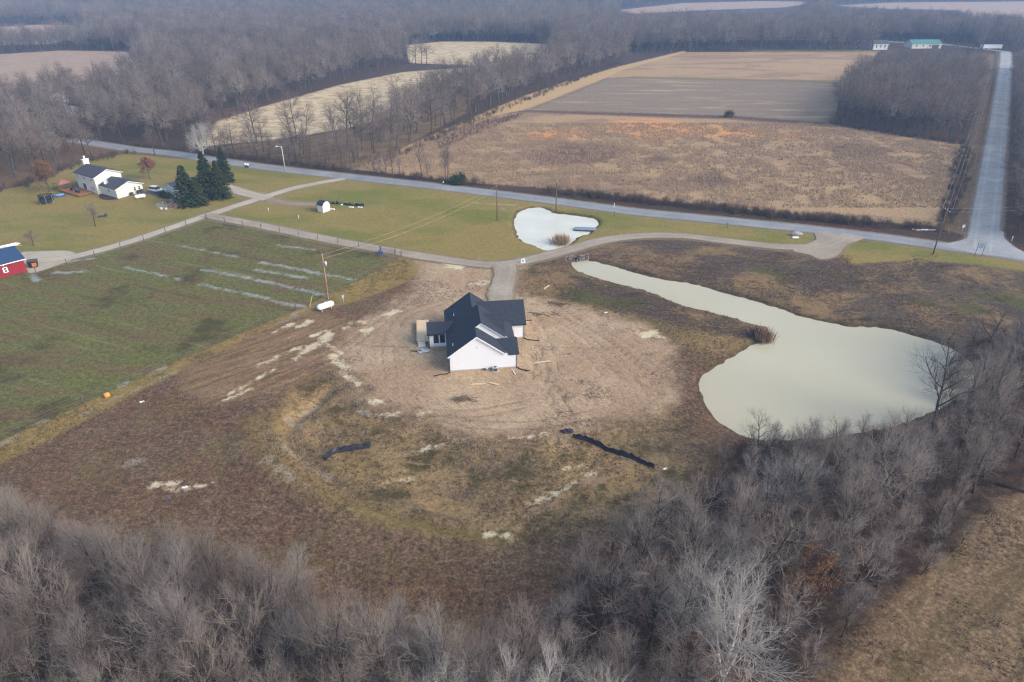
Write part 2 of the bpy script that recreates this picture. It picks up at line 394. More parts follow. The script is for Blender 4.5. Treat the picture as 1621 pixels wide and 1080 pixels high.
LANESTRIP = ats([(600,256),(650,228),(740,190),(830,152),(900,128),(985,104),(1085,80),(1085,85),(990,111),(960,124),(900,148),(834,174),(775,184),(700,212),(640,240)])
OLIVE = [ats(p) for p in ([(1180,79),(1395,78),(1390,83),(1180,82)],[(1000,121),(1335,128),(1335,132),(1000,124)],[(1570,82),(1578,84),(1574,130),(1560,210),(1546,300),(1532,366),(1545,372),(1556,320),(1570,240),(1582,140),(1589,84)])]
STRAW = [ats(p) for p in ([(318,232),(345,192),(420,168),(540,134),(640,114),(745,107),(760,118),(700,150),(620,185),(540,205),(430,222)],[(640,72),(700,66),(780,66),(870,70),(890,82),(870,98),(760,104),(650,100)])]
PLOW = [ats(p) for p in ([(-300,100),(0,86),(100,80),(200,82),(215,100),(190,118),(100,135),(-300,160)],[(-200,48),(0,43),(60,39),(130,41),(145,52),(80,70),(-200,76)],[(980,16),(1080,5),(1200,2),(1300,3),(1240,12),(1120,16),(1000,22)],[(1320,9),(1420,4),(1700,2),(1700,40),(1560,40),(1520,16),(1400,14)])]
CORNER = ats([(1640,765),(1560,815),(1480,890),(1420,950),(1360,1030),(1310,1110),(1280,1200),(1700,1200),(1900,900),(1800,700)])
# woods floor: everything beyond the road that is not a field, plus the near thickets
NEARWOOD_L = np.array([(-78, 5), (-78, 67), (-64, 64), (-53, 58), (-39, 53), (-28, 51.5), (-21, 48), (-17, 45), (-9, 44), (-3, 43.5), (3, 44), (5, 28), (4, 5)])
NEARWOOD_R = np.array([(4, 5), (3, 34), (3.5, 44), (6, 52), (11, 56.5), (16, 62), (24, 66), (29, 75), (34, 78.5), (42, 79), (52, 80.5), (60, 82), (66, 87), (72, 97), (82, 108), (100, 112), (130, 115), (130, 92), (84, 77), (63, 66.5), (52, 58), (45, 53), (38, 49), (32, 43.5), (27, 38), (24, 30), (21, 5)])
PURPLE = [ats(p) for p in ([(330,175),(400,165),(415,178),(390,190),(330,192)],)]
PALE = [ats(p) for p in ([(462,568),(490,546),(518,526),(532,527),(527,538),(500,552),(467,570)],[(520,557),(540,562),(556,590),(572,600),(568,612),(548,598),(527,575)],[(608,498),(623,490),(640,493),(613,503)],[(570,523),(590,513),(595,520),(577,532)],[(577,632),(607,633),(613,640),(590,642)],[(673,703),(727,691),(740,694),(690,707)],[(913,752),(932,742),(944,744),(925,752)],[(1010,527),(1040,522),(1052,534),(1020,536)],[(742,448),(780,442),(772,452),(745,456)],[(700,413),(740,416),(735,428),(705,424)])]
PALE_L = [(ats(p), w_) for p, w_ in (([(410,580),(443,563)],.55),([(368,622),(400,604),(432,586)],.75),([(358,633),(400,614)],.45),([(433,527),(465,512)],.8),([(474,517),(493,508)],1.4),([(496,532),(516,523)],.9),([(453,560),(476,549)],.8),([(640,710),(690,706)],.5),([(607,759),(622,756)],.6),([(640,757),(652,754)],.5),([(840,790),(890,772),(915,750)],.7),([(770,847),(800,845),(815,850)],.8),([(545,520),(558,508),(575,512)],.9),([(660,655),(700,652)],.5),([(800,695),(870,688)],.35),([(505,536),(540,560)],.8),([(893,736),(925,728)],.4),([(240,770),(275,766)],1.0),([(262,776),(330,768)],.5),([(600,657),(625,656)],.5))]
WET_L = [(ats(p), w_ * 0.75) for p, w_ in (([(413,415),(470,426),(505,433),(560,443)],1.1),([(320,427),(407,443),(470,457),(512,468)],.95),([(197,423),(287,443)],.55),([(317,450),(400,467),(440,478),(482,486)],.85),([(403,427),(487,440)],.9),([(283,388),(377,407)],.45),([(440,388),(500,396)],.6),([(88,432),(130,430)],1.4),([(50,436),(60,444)],1.5),([(110,415),(150,409)],.9),([(127,658),(170,636),(213,618),(250,601),(280,588)],.55),([(0,704),(30,690)],.7),([(60,672),(75,665)],.7),([(190,612),(202,606)],.6),([(240,592),(262,582)],.6),([(425,520),(470,500)],.6),([(465,497),(495,486)],1.0),([(473,650),(490,641),(507,632)],.8),([(455,657),(466,664),(474,668)],1.2),([(443,697),(450,708),(460,717)],.6),([(425,730),(440,745),(463,763)],1.3),([(474,722),(495,740),(523,755)],.9),([(570,650),(585,655)],.8),([(415,305),(430,308)],1.2),([(424,322),(440,320)],1.0),([(62,400),(82,401)],1.6),([(750,321),(815,325)],1.1),([(795,330),(805,336)],1.0),([(205,733),(225,728)],1.6),([(1290,187),(1306,184)],2.5),([(660,198),(680,195)],2.0))]
TRACK = [(ats(p), w_) for p, w_ in (([(838,545),(880,549),(930,552),(1000,549)],.35),([(822,584),(850,594),(880,610),(905,622),(960,630),(1010,648),(1030,655)],.35),([(955,575),(985,590),(1020,598),(1045,600)],.3),([(995,560),(1030,575),(1052,592)],.3),([(940,612),(965,625),(980,640)],.28),([(966,625),(990,634),(1012,640)],.25),([(630,660),(700,657),(730,670),(760,690)],.4),([(620,545),(660,556),(690,560)],.3),([(545,540),(590,548),(640,548)],.4),([(590,650),(640,642),(700,641)],.3),([(850,500),(900,530),(960,600)],.35),([(870,500),(925,535),(985,600)],.35),([(620,600),(660,625),(700,640)],.25),([(590,806),(640,826),(700,843),(760,852)],.45),([(480,760),(530,790),(590,806)],.4),([(1000,660),(1040,630)],.3),([(840,560),(845,600),(885,660)],.3),([(858,556),(868,600),(905,655)],.3))]

def pair(px_pts, wd=0.40, gauge=1.9):
    l = smooth_poly(ats(px_pts), 6, False); tg = np.gradient(l, axis=0); tg /= np.linalg.norm(tg, axis=1)[:, None]
    nr = np.stack([-tg[:, 1], tg[:, 0]], 1)
    return [(l + nr * gauge / 2, wd), (l - nr * gauge / 2, wd)]
for q in ([(790,470),(840,500),(862,540),(880,600)], [(830,640),(740,655),(640,650)], [(700,478),(640,500),(615,545),(620,600)],
          [(870,480),(940,530),(1000,580),(1035,625)], [(900,500),(985,545),(1040,590)], [(640,480),(590,520),(530,560),(470,585),(400,610)],
          [(600,640),(560,610),(520,585),(460,575)], [(850,560),(880,620),(900,665)], [(700,660),(760,672),(850,672),(940,655)],
          [(450,650),(470,700),(500,745),(560,785),(640,810),(740,830)], [(740,695),(690,705),(620,715)], [(800,850),(850,800),(920,760),(960,720),(985,690)]):
    TRACK += pair(q)
ROADS_ALL = [(ROAD, 6.6), (SIDE_ROAD, 7.6), (LANE_A, 4.4), (LANE_B, 4.4), (LANE_C, 5.6), (LANE_D, 5.5), (LANE_E, 5.0)]
def roads_sd(P):
    d = np.full(len(P), -40.0)
    for l, w_ in ROADS_ALL: d = np.maximum(d, line_sd(P, l, w_))
    for p in (APRON, YARDGRAVEL, JUNCTION): d = np.maximum(d, poly_sd(P, p))
    return d
# ------------------------------------------------------------------ the ground sheet
def axis_points():
    ys = list(np.arange(-60, 24, 4.0)) + list(np.arange(24, 172, 0.45))
    y = ys[-1]
    while y < 9000:
        y += 0.55 * (y / 172.0) ** 2; ys.append(y)
    xs = list(np.arange(0, 125, 0.6)); x = xs[-1]
    while x < 9000:
        x += 0.6 * (x / 125.0) ** 2; xs.append(x)
    xs = np.array(xs)
    return np.concatenate([-xs[:0:-1], xs]), np.array(ys)
GX, GY = axis_points()
gx, gy = np.meshgrid(GX, GY)
GP = np.stack([gx.ravel(), gy.ravel()], 1)
def vnoise(P, scale, seed):
    r = np.random.RandomState(seed); T = r.rand(256, 256)
    q = P / scale; i = np.floor(q).astype(int); f = q - i; f = f * f * (3 - 2 * f)
    a = T[i[:, 0] % 256, i[:, 1] % 256]; b = T[(i[:, 0] + 1) % 256, i[:, 1] % 256]
    c = T[i[:, 0] % 256, (i[:, 1] + 1) % 256]; d = T[(i[:, 0] + 1) % 256, (i[:, 1] + 1) % 256]
    return (a * (1 - f[:, 0]) + b * f[:, 0]) * (1 - f[:, 1]) + (c * (1 - f[:, 0]) + d * f[:, 0]) * f[:, 1]
def sstep(x, a, b):
    t = np.clip((x - a) / (b - a), 0, 1); return t * t * (3 - 2 * t)
PSD = pond_sd(GP); RSD = roads_sd(GP)
DITCH = smooth_poly(ats([(520,615),(490,640),(462,662),(455,690),(470,718),(500,745),(545,780),(600,808),(680,832),(760,850),(830,858)]), 5, False)
def TRK(P): return np.max([line_sd(P, l, w_, 3.0) for l, w_ in TRACK], axis=0)
def height(P, psd, rsd):
    calm = 1 - sstep(rsd, -5, -0.8)
    z = ((vnoise(P, 5, 1) - .5) * 0.16 + (vnoise(P, 1.7, 2) - .5) * 0.10 + (vnoise(P, 0.8, 5) - .5) * 0.05) * calm
    ind = np.maximum(poly_sd(P, INNER), poly_sd(P, GOLD)); low = sstep(ind, -4, 5) * sstep(-poly_sd(P, DIRT), -1, 6)
    z -= 0.65 * low
    z += 1.0 * sstep(poly_sd(P, GOLD), -4, 2.0)
    z -= 0.55 * sstep(line_sd(P, DITCH, 1.2), -1.4, 0.3)
    z -= 0.12 * sstep(TRK(P), -0.2, 0.15)
    z -= 1.0 * sstep(psd + (vnoise(P, 1.3, 3) - .5) * 0.7 + (vnoise(P, 5.0, 4) - .5) * .5, -2.0, 1.2)
    return z
GZ = height(GP, PSD, RSD)
nx, ny = len(GX), len(GY)
ii = (np.arange(ny - 1)[:, None] * nx + np.arange(nx - 1)[None, :]).ravel()
GF = np.stack([ii, ii + 1, ii + nx + 1, ii + nx], 1)
def umax(fs):
    o = fs[0]
    for f in fs[1:]: o = np.maximum(o, f)
    return o
ZONES = {}
ZONES['z_lawn'] = np.maximum(poly_sd(GP, LAWN), poly_sd(GP, LAWN2))
ZONES['z_pasture'] = poly_sd(GP, PASTURE)
ZONES['z_edge'] = poly_sd(GP, STRIP)
ZONES['z_strip'] = umax([poly_sd(GP, GOLD), poly_sd(GP, GOLD2), poly_sd(GP, GOLD3)])
ZONES['z_dirt'] = poly_sd(GP, DIRT)
ZONES['z_streak'] = poly_sd(GP, STREAK)
ZONES['z_inner'] = poly_sd(GP, INNER)
ZONES['z_burnt'] = np.maximum(poly_sd(GP, BURNT), poly_sd(GP, BURNT2))
ZONES['z_big'] = np.maximum(poly_sd(GP, BIGFIELD), poly_sd(GP, UPPER))
ZONES['z_orange'] = umax([poly_sd(GP, p) for p in ORANGE])
ZONES['z_darkp'] = umax([poly_sd(GP, p) for p in DARKP + PURPLE])
ZONES['z_soy'] = poly_sd(GP, SOY)
ZONES['z_lane'] = poly_sd(GP, LANESTRIP)
ZONES['z_olive'] = umax([poly_sd(GP, p) for p in OLIVE] + [poly_sd(GP, GREENISH)])
ZONES['z_straw'] = umax([poly_sd(GP, p) for p in STRAW])
ZONES['z_plow'] = umax([poly_sd(GP, p) for p in PLOW])
ZONES['z_corner'] = np.maximum(poly_sd(GP, CORNER), poly_sd(GP, ats([(1535,84),(1574,86),(1560,200),(1540,320),(1524,372),(1486,362),(1500,300),(1524,235),(1545,190),(1550,130)])))
ZONES['z_corner'] = np.maximum(ZONES['z_corner'], poly_sd(GP, ats([(322,236),(420,224),(560,206),(640,180),(700,156),(760,140),(740,178),(640,232),(600,258),(560,268),(430,252)])))
ZONES['z_nearwood'] = np.maximum(poly_sd(GP, NEARWOOD_L), poly_sd(GP, NEARWOOD_R))
ZONES['z_pale'] = umax([poly_sd(GP, p) for p in PALE] + [line_sd(GP, l, w_) for l, w_ in PALE_L])
ZONES['z_wet'] = umax([line_sd(GP, l, w_) for l, w_ in WET_L])
ZONES['z_track'] = umax([line_sd(GP, l, w_) for l, w_ in TRACK])
ZONES['z_road'] = RSD
ZONES['z_pond'] = PSD
# far side of the road: wood floor by default
rb = np.interp(GP[:, 0], ROAD[:, 0], ROAD[:, 1])
ZONES['z_beyond'] = np.clip(np.minimum(GP[:, 1] - rb - 3.5, 40), -40, 40).astype(np.float32)

def ground_material():
    m, nt, b = new_mat('ground'); t = NT(nt)
    P = t.pos()
    fine = t.noise(2.6, 3, 0.7, P); mid = t.noise(0.45, 5, 0.68, P); big = t.noise(0.075, 5, 0.62, P); huge = t.noise(0.018, 4, 0.6, P)
    clump = t.noise(1.1, 4, 0.75, P)
    rows = t.noise(0.35, 5, 0.7, t.mapping(P, 0.0, (0.28, 1.6, 1)))            # left-right streaks
    diag = t.noise(0.5, 5, 0.7, t.mapping(P, math.radians(-41), (0.22, 2.2, 1)))  # streaks along the pasture edge
    tyre = t.noise(0.55, 4, 0.65, t.mapping(P, math.radians(55), (0.30, 2.2, 1)), 2.2)
    grain = t.noise(7.5, 2, 0.7, P)
    tex = t.math('MULTIPLY_ADD', fine, 0.40, t.math('MULTIPLY_ADD', clump, 0.38, t.math('MULTIPLY', grain, 0.22)))
    def zone(base, name, col, wdt, nz, amp, off=0.0, scl=1.0):
        a = t.attr(name)
        v = t.math('ADD', a, t.math('MULTIPLY', t.math('SUBTRACT', nz, 0.5), amp))
        f = t.smooth(v, off - wdt, off + wdt)
        if scl != 1.0: f = t.math('MULTIPLY', f, scl)
        return t.mix(base, col, f), f
    def tri(f, a, b_, c, lo=0.37, hi=0.64): return t.ramp(f, [(lo, a), (0.5, b_), (hi, c)])
    A = alb
    # foreground weed field
    weeds = t.mix(tri(tex, A(59, 47, 41), A(111, 90, 74), A(158, 135, 107)), tri(tex, A(63, 47, 39), A(112, 84, 66), A(153, 121, 94)), t.smooth(big, 0.40, 0.64))
    weeds = t.mix(weeds, tri(tex, A(66, 58, 38), A(108, 94, 62), A(140, 122, 84)), t.math('MULTIPLY', t.smooth(t.noise(0.11, 5, 0.7, P, 0.6), 0.48, 0.66), 0.7))
    weeds = t.mix(weeds, A(150, 130, 104), t.math('MULTIPLY', t.smooth(rows, 0.60, 0.72), 0.45))
    col = weeds
    floor = tri(tex, A(40, 32, 30), A(74, 60, 52), A(104, 86, 72))
    floor = t.mix(floor, A(96, 64, 50), t.math('MULTIPLY', t.smooth(big, 0.5, 0.66), 0.6))
    floor = t.mix(floor, A(126, 106, 80), t.math('MULTIPLY', t.smooth(mid, 0.56, 0.72), 0.5))
    col, _ = zone(col, 'z_beyond', floor, 1.2, mid, 2.0)
    col, _ = zone(col, 'z_nearwood', floor, 2.5, mid, 7.0)
    # burnt field
    burnt = t.mix(tri(tex, A(51, 45, 42), A(89, 77, 68), A(138, 117, 93)), tri(tex, A(86, 70, 54), A(138, 112, 82), A(173, 144, 107)), t.smooth(t.noise(0.06, 6, 0.68, P, 0.5), 0.46, 0.62))
    burnt = t.mix(burnt, tri(tex, A(60, 60, 38), A(88, 86, 50), A(104, 100, 62)), t.smooth(t.noise(0.045, 4, 0.6, P), 0.55, 0.66))
    burnt = t.mix(burnt, A(40, 36, 36), t.math('MULTIPLY', t.smooth(rows, 0.54, 0.66), 0.6))
    col, _ = zone(col, 'z_burnt', burnt, 2.0, mid, 5.0)
    inner = t.mix(tri(tex, A(74, 60, 46), A(122, 103, 78), A(165, 143, 110)), tri(tex, A(94, 76, 56), A(152, 126, 89), A(188, 159, 121)), t.smooth(big, 0.42, 0.6))
    inner = t.mix(inner, tri(tex, A(60, 52, 38), A(90, 80, 52), A(112, 100, 70)), t.smooth(t.noise(0.13, 5, 0.66, P), 0.5, 0.62))
    inner = t.mix(inner, A(166, 138, 112), t.math('MULTIPLY', t.smooth(t.noise(0.2, 5, 0.7, t.mapping(P, math.radians(12), (0.4, 1.6, 1)), 1.0), 0.56, 0.66), 0.7))
    col, _ = zone(col, 'z_inner', inner, 3.0, mid, 7.0)
    strip = t.mix(tri(tex, A(104, 86, 58), A(146, 121, 82), A(174, 148, 106)), tri(tex, A(84, 75, 50), A(118, 103, 68), A(144, 126, 86)), t.smooth(big, 0.46, 0.62))
    col, _ = zone(col, 'z_strip', strip, 1.8, t.math('MULTIPLY_ADD', mid, 0.55, t.math('MULTIPLY', clump, 0.45)), 6.0, 0.0, 0.8)
    edge = t.mix(tri(tex, A(108, 92, 54), A(150, 126, 76), A(176, 150, 96)), tri(tex, A(92, 84, 50), A(124, 110, 64), A(148, 132, 82)), t.smooth(mid, 0.46, 0.62))
    col, _ = zone(col, 'z_edge', edge, 0.7, mid, 2.6, 0.0, 0.92)
    past = t.mix(tri(tex, A(66, 66, 39), A(104, 104, 59), A(141, 139, 82)), tri(tex, A(75, 64, 46), A(113, 97, 67), A(143, 125, 89)), t.smooth(t.noise(0.16, 6, 0.7, t.mapping(P, 0.12, (0.45, 1.2, 1))), 0.44, 0.6))
    past = t.mix(past, A(126, 118, 62), t.math('MULTIPLY', t.smooth(mid, 0.56, 0.7), 0.5))
    past = t.mix(past, A(58, 50, 36), t.math('MULTIPLY', t.smooth(big, 0.54, 0.68), 0.6))
    _a, _b = at(197, 423), at(482, 486)
    mow = t.noise(0.5, 4, 0.6, t.mapping(P, -math.atan2(_b[1] - _a[1], _b[0] - _a[0]), (0.06, 1.0, 1)))
    past = t.mix(past, A(150, 148, 104), t.math('MULTIPLY', t.smooth(mow, 0.60, 0.70), 0.35))
    past = t.mix(past, A(78, 66, 48), t.math('MULTIPLY', t.smooth(mow, 0.42, 0.32), 0.4))
    col, _ = zone(col, 'z_pasture', past, 0.35, fine, 0.8)
    lawn = t.mix(tri(tex, A(120, 108, 62), A(146, 130, 76), A(168, 148, 92)), tri(tex, A(100, 104, 52), A(122, 122, 60), A(140, 136, 74)), t.smooth(t.noise(0.035, 5, 0.62, t.mapping(P, 0.1, (0.7, 1.5, 1))), 0.44, 0.62))
    lawn = t.mix(lawn, A(156, 128, 76), t.math('MULTIPLY', t.smooth(rows, 0.54, 0.7), 0.5))
    col, _ = zone(col, 'z_lawn', lawn, 0.8, mid, 1.6)
    # bare earth
    streak = t.mix(tri(tex, A(112, 84, 64), A(146, 116, 92), A(168, 140, 114)), tri(tex, A(86, 68, 48), A(116, 96, 66), A(134, 112, 80)), t.smooth(diag, 0.46, 0.58))
    streak = t.mix(streak, A(196, 178, 152), t.math('MULTIPLY', t.smooth(diag, 0.38, 0.30), 0.6))
    col, _ = zone(col, 'z_streak', streak, 2.5, t.math('MULTIPLY_ADD', mid, 0.5, t.math('MULTIPLY', diag, 0.5)), 12.0)
    dirt = t.mix(tri(tex, A(146, 118, 96), A(175, 147, 121), A(201, 173, 146)), tri(tex, A(159, 131, 108), A(192, 166, 139), A(213, 191, 163)), t.smooth(big, 0.42, 0.6))
    dirt = t.mix(dirt, A(112, 88, 72), t.math('MULTIPLY', t.smooth(tyre, 0.55, 0.66), t.math('MULTIPLY', t.smooth(t.noise(0.09, 3, 0.6, P), 0.45, 0.6), 0.5)))
    dirt = t.mix(dirt, A(202, 182, 158), t.math('MULTIPLY', t.smooth(tyre, 0.42, 0.34), 0.3))
    dirt = t.mix(dirt, A(120, 92, 76), t.math('MULTIPLY', t.smooth(mid, 0.58, 0.72), 0.5))
    col, _ = zone(col, 'z_dirt', dirt, 3.0, t.math('MULTIPLY_ADD', mid, 0.5, t.math('MULTIPLY', big, 0.5)), 17.0, 0.3)
    col, _ = zone(col, 'z_track', A(76, 58, 47), 0.16, clump, 1.0, 0.03, 0.42)
    # fields over the road
    bigf = t.mix(tri(tex, A(133, 106, 83), A(180, 150, 116), A(217, 188, 147)), tri(tex, A(111, 89, 75), A(156, 128, 104), A(185, 157, 125)), t.smooth(t.noise(0.03, 6, 0.68, t.mapping(P, 0.0, (0.5, 1.3, 1)), 0.8), 0.46, 0.6))
    col, _ = zone(col, 'z_lane', tri(tex, A(164, 132, 99), A(197, 166, 123), A(213, 184, 139)), 1.2, mid, 3.0)
    col, _ = zone(col, 'z_big', bigf, 1.2, mid, 3.0)
    col, _ = zone(col, 'z_orange', tri(tex, A(186, 125, 76), A(222, 159, 103), A(240, 184, 128)), 4.0, rows, 26.0, 0.5, 0.85)
    col, _ = zone(col, 'z_darkp', tri(tex, A(81, 60, 56), A(110, 85, 78), A(132, 105, 94)), 2.5, mid, 9.0, 0.5, 0.85)
    soy = t.mix(tri(tex, A(110, 94, 86), A(144, 126, 110), A(172, 154, 131)), A(189, 173, 130), t.math('MULTIPLY', t.smooth(t.noise(0.1, 6, 0.7, t.mapping(P, 0.03, (0.2, 1.5, 1))), 0.52, 0.66), 0.8))
    col, _ = zone(col, 'z_soy', soy, 3.5, mid, 9.0)
    straw = tri(t.noise(0.25, 5, 0.7, t.mapping(P, 0.3, (0.5, 1.0, 1)), 1.0), A(168, 142, 112), A(206, 184, 150), A(228, 210, 178))
    col, _ = zone(col, 'z_straw', straw, 1.5, mid, 5.0)
    col, _ = zone(col, 'z_plow', tri(rows, A(150, 124, 108), A(176, 150, 130), A(190, 166, 146)), 1.5, mid, 5.0)
    col, _ = zone(col, 'z_olive', tri(tex, A(96, 90, 46), A(124, 114, 60), A(142, 130, 76)), 1.0, mid, 3.0, 0.0, 0.6)
    corner = t.mix(tri(tex, A(76, 64, 50), A(124, 102, 80), A(172, 146, 118)), tri(tex, A(70, 60, 44), A(106, 90, 66), A(140, 120, 92)), t.smooth(t.noise(0.16, 6, 0.72, t.mapping(P, math.radians(-38), (0.3, 1.6, 1)), 1.0), 0.44, 0.6))
    col, _ = zone(col, 'z_corner', corner, 1.0, mid, 4.0)
    # gravel shoulders, banks, pale wash, puddles
    col, _ = zone(col, 'z_road', tri(tex, A(112, 98, 80), A(146, 130, 112), A(166, 152, 136)), 0.5, mid, 1.6, -0.5, 0.75)
    col, _ = zone(col, 'z_pond', tri(tex, A(50, 42, 34), A(84, 70, 54), A(112, 94, 70)), 0.6, mid, 2.0, -1.2, 0.8)
    col, fp = zone(col, 'z_pale', tri(mid, A(186, 166, 138), A(222, 206, 176), A(232, 220, 196)), 0.45, t.math('MULTIPLY_ADD', mid, 0.6, t.math('MULTIPLY', clump, 0.4)), 5.0, 0.1, 0.78)
    wetc = t.mix(tri(mid, A(128, 116, 100), A(166, 156, 142), A(192, 184, 172)), tri(mid, A(140, 150, 152), A(186, 196, 206), A(206, 214, 226)), t.smooth(t.attr('z_pasture'), -0.5, 1.0))
    col, fw = zone(col, 'z_wet', wetc, 0.55, t.math('MULTIPLY_ADD', mid, 0.5, t.math('MULTIPLY', clump, 0.5)), 3.8, -0.12, 0.44)
    t.set(b.inputs['Base Color'], col)
    t.set(b.inputs['Roughness'], t.math('MULTIPLY_ADD', t.math('MAXIMUM', fw, t.math('MULTIPLY', fp, 0.4)), -0.55, 0.95))
    b.inputs['Specular IOR Level'].default_value = 0.15
    bn = t.n('ShaderNodeBump'); bn.inputs['Strength'].default_value = 0.9; bn.inputs['Distance'].default_value = 0.16
    tyb = t.math('MULTIPLY', t.math('MULTIPLY', tyre, t.smooth(t.attr('z_dirt'), 0.0, 3.0)), 1.2)
    hgt = t.math('MULTIPLY', t.math('ADD', tex, tyb), t.math('SUBTRACT', 1.0, t.math('MAXIMUM', fw, fp)))
    t.set(bn.inputs['Height'], hgt); t.set(b.inputs['Normal'], bn.outputs['Normal'])
    return m
gm = np_mesh('ground', np.column_stack([GP, GZ]), GF, ground_material(), smooth=True)
for k, v in ZONES.items():
    a = gm.attributes.new(k, 'FLOAT', 'POINT'); a.data.foreach_set('value', np.asarray(v, np.float32))
tag(link('ground', gm), kind='structure')

# ------------------------------------------------------------------ water
def water_mat(name, c1, c2, rough, scale):
    m, nt, b = new_mat(name); t = NT(nt)
    t.set(b.inputs['Base Color'], t.ramp(t.noise(scale, 3, 0.5, t.pos()), [(0.3, c1), (0.7, c2)]))
    b.inputs['Roughness'].default_value = rough; b.inputs['IOR'].default_value = 1.33
    bn = t.n('ShaderNodeBump'); bn.inputs['Strength'].default_value = 0.01; bn.inputs['Distance'].default_value = 0.04
    t.set(bn.inputs['Height'], t.noise(1.6, 3, 0.5, t.pos())); t.set(b.inputs['Normal'], bn.outputs['Normal'])
    return m
def offset_poly(p, d):
    n = len(p); out = []
    a2 = sum(p[i][0] * p[(i + 1) % n][1] - p[(i + 1) % n][0] * p[i][1] for i in range(n))
    sg = 1 if a2 > 0 else -1
    for i in range(n):
        e = p[(i + 1) % n] - p[i - 1]; e = e / (np.linalg.norm(e) + 1e-9)
        out.append(p[i] + sg * d * np.array([e[1], -e[0]]))
    return np.array(out)
def sheet(name, poly, z, mat, kind='structure'):
    me = bpy.data.meshes.new(name)
    a2 = sum(poly[i][0] * poly[(i + 1) % len(poly)][1] - poly[(i + 1) % len(poly)][0] * poly[i][1] for i in range(len(poly)))
    if a2 < 0: poly = poly[::-1]
    me.from_pydata([(x, y, z) for x, y in poly], [], [tuple(range(len(poly)))]); me.materials.append(mat); me.update()
    return tag(link(name, me), kind=kind)
sheet('pond_water', offset_poly(BIG_POND, 1.2), PZ, water_mat('pond_water', alb(176, 169, 147, 1), alb(186, 180, 160, 1), 0.10, 0.03))
sheet('pond_ice', offset_poly(SMALL_POND, 1.2), PZ, water_mat('pond_ice', alb(198, 196, 186, 1), alb(212, 210, 200, 1), 0.10, 0.12))

# ------------------------------------------------------------------ roads
def road_mat(name, c1, c2, c3, crack=None, edge=None, rough=0.85):
    m, nt, b = new_mat(name); t = NT(nt); P = t.pos()
    f = t.math('MULTIPLY_ADD', t.noise(2.2, 4, 0.7, P), 0.5, t.math('MULTIPLY', t.noise(0.12, 4, 0.6, P), 0.5))
    c = t.ramp(f, [(0.32, c1), (0.5, c2), (0.68, c3)])
    u = t.attr('across'); au = t.math('ABSOLUTE', u)
    if crack:   # worn wheel paths
        wp = t.math('ABSOLUTE', t.math('SUBTRACT', au, 0.45))
        c = t.mix(c, crack, t.math('MULTIPLY', t.smooth(t.math('ADD', wp, t.math('MULTIPLY', t.noise(0.35, 3, 0.6, P), 0.34)), 0.36, 0.10), 0.34))
    if edge:
        c = t.mix(c, edge, t.smooth(t.math('ADD', au, t.math('MULTIPLY', t.noise(0.7, 3, 0.6, P), 0.12)), 0.86, 0.98))
    t.set(b.inputs['Base Color'], c); b.inputs['Roughness'].default_value = rough; b.inputs['Specular IOR Level'].default_value = 0.25
    return m
def ribbon(name, line, width, z, mat, jit=0.0, seed=0, na=7, step=1.0):
    line = np.asarray(line); L = np.concatenate([[0], np.cumsum(np.linalg.norm(np.diff(line, axis=0), axis=1))])
    n = max(8, int(L[-1] / step)); s = np.linspace(0, L[-1], n)
    p = np.stack([np.interp(s, L, line[:, 0]), np.interp(s, L, line[:, 1])], 1)
    for _ in range(3): p[1:-1] = (p[:-2] + 2 * p[1:-1] + p[2:]) / 4
    tg = np.gradient(p, axis=0); tg /= np.linalg.norm(tg, axis=1)[:, None]
    nr = np.stack([-tg[:, 1], tg[:, 0]], 1)
    r = np.random.RandomState(seed)
    V = []; A = []
    for k in range(na):
        u = -1 + 2 * k / (na - 1)
        off = u * width / 2
        o = np.full(n, off)
        if abs(u) == 1 and jit: 
            jn = np.convolve(r.randn(n + 4), np.ones(5) / 5, 'valid')[:n]
            o = o + u * jn * jit
        V.append(np.column_stack([p + nr * o[:, None], np.full(n, z + 0.05 * (1 - u * u))])); A.append(np.full(n, u))
    V = np.concatenate(V); A = np.concatenate(A)
    i = np.arange(n - 1)
    F = np.concatenate([np.stack([k * n + i, k * n + i + 1, (k + 1) * n + i + 1, (k + 1) * n + i], 1) for k in range(na - 1)])[:, ::-1]
    me = np_mesh(name, V, F, mat, smooth=True)
    a = me.attributes.new('across', 'FLOAT', 'POINT'); a.data.foreach_set('value', A.astype(np.float32))
    return tag(link(name, me), kind='structure')
asph = road_mat('asphalt', alb(120, 121, 126), alb(146, 148, 155), alb(168, 170, 178), alb(174, 178, 188), alb(134, 128, 122))
asph2 = road_mat('chip_seal', alb(138, 139, 143), alb(166, 168, 173), alb(192, 195, 201), alb(206, 210, 217), alb(136, 130, 126))
grav = road_mat('gravel', alb(142, 130, 117), alb(166, 153, 140), alb(188, 176, 163), alb(190, 180, 167), alb(150, 130, 108), 0.95)
ribbon('county_road', ROAD, 6.2, 0.06, asph, 0.12, 1)
ribbon('side_road', SIDE_ROAD, 7.4, 0.10, asph2, 0.15, 2)
grav_pale = road_mat('gravel_pale', alb(164, 154, 140), alb(186, 176, 162), alb(204, 196, 184), alb(206, 198, 188), alb(168, 150, 124), 0.95)
ribbon('farm_lane', LANE_A, 3.4, 0.050, grav_pale, 0.25, 3)
ribbon('driveway', LANE_B, 4.0, 0.090, grav, 0.25, 4)
ribbon('house_driveway', LANE_C, 5.4, 0.130, grav, 0.7, 5)
ribbon('farmhouse_driveway', LANE_D, 4.8, 0.075, grav_pale, 0.25, 6)
ribbon('shed_track', LANE_E, 3.6, 0.030, road_mat('track_earth', alb(136, 116, 92), alb(158, 138, 116), alb(174, 156, 134), None, alb(140, 122, 84), 0.95), 0.3, 7)
sheet('driveway_apron', APRON, 0.120, grav)
sheet('barn_yard', YARDGRAVEL, 0.040, grav_pale)
sheet('road_junction', JUNCTION, 0.135, asph2)
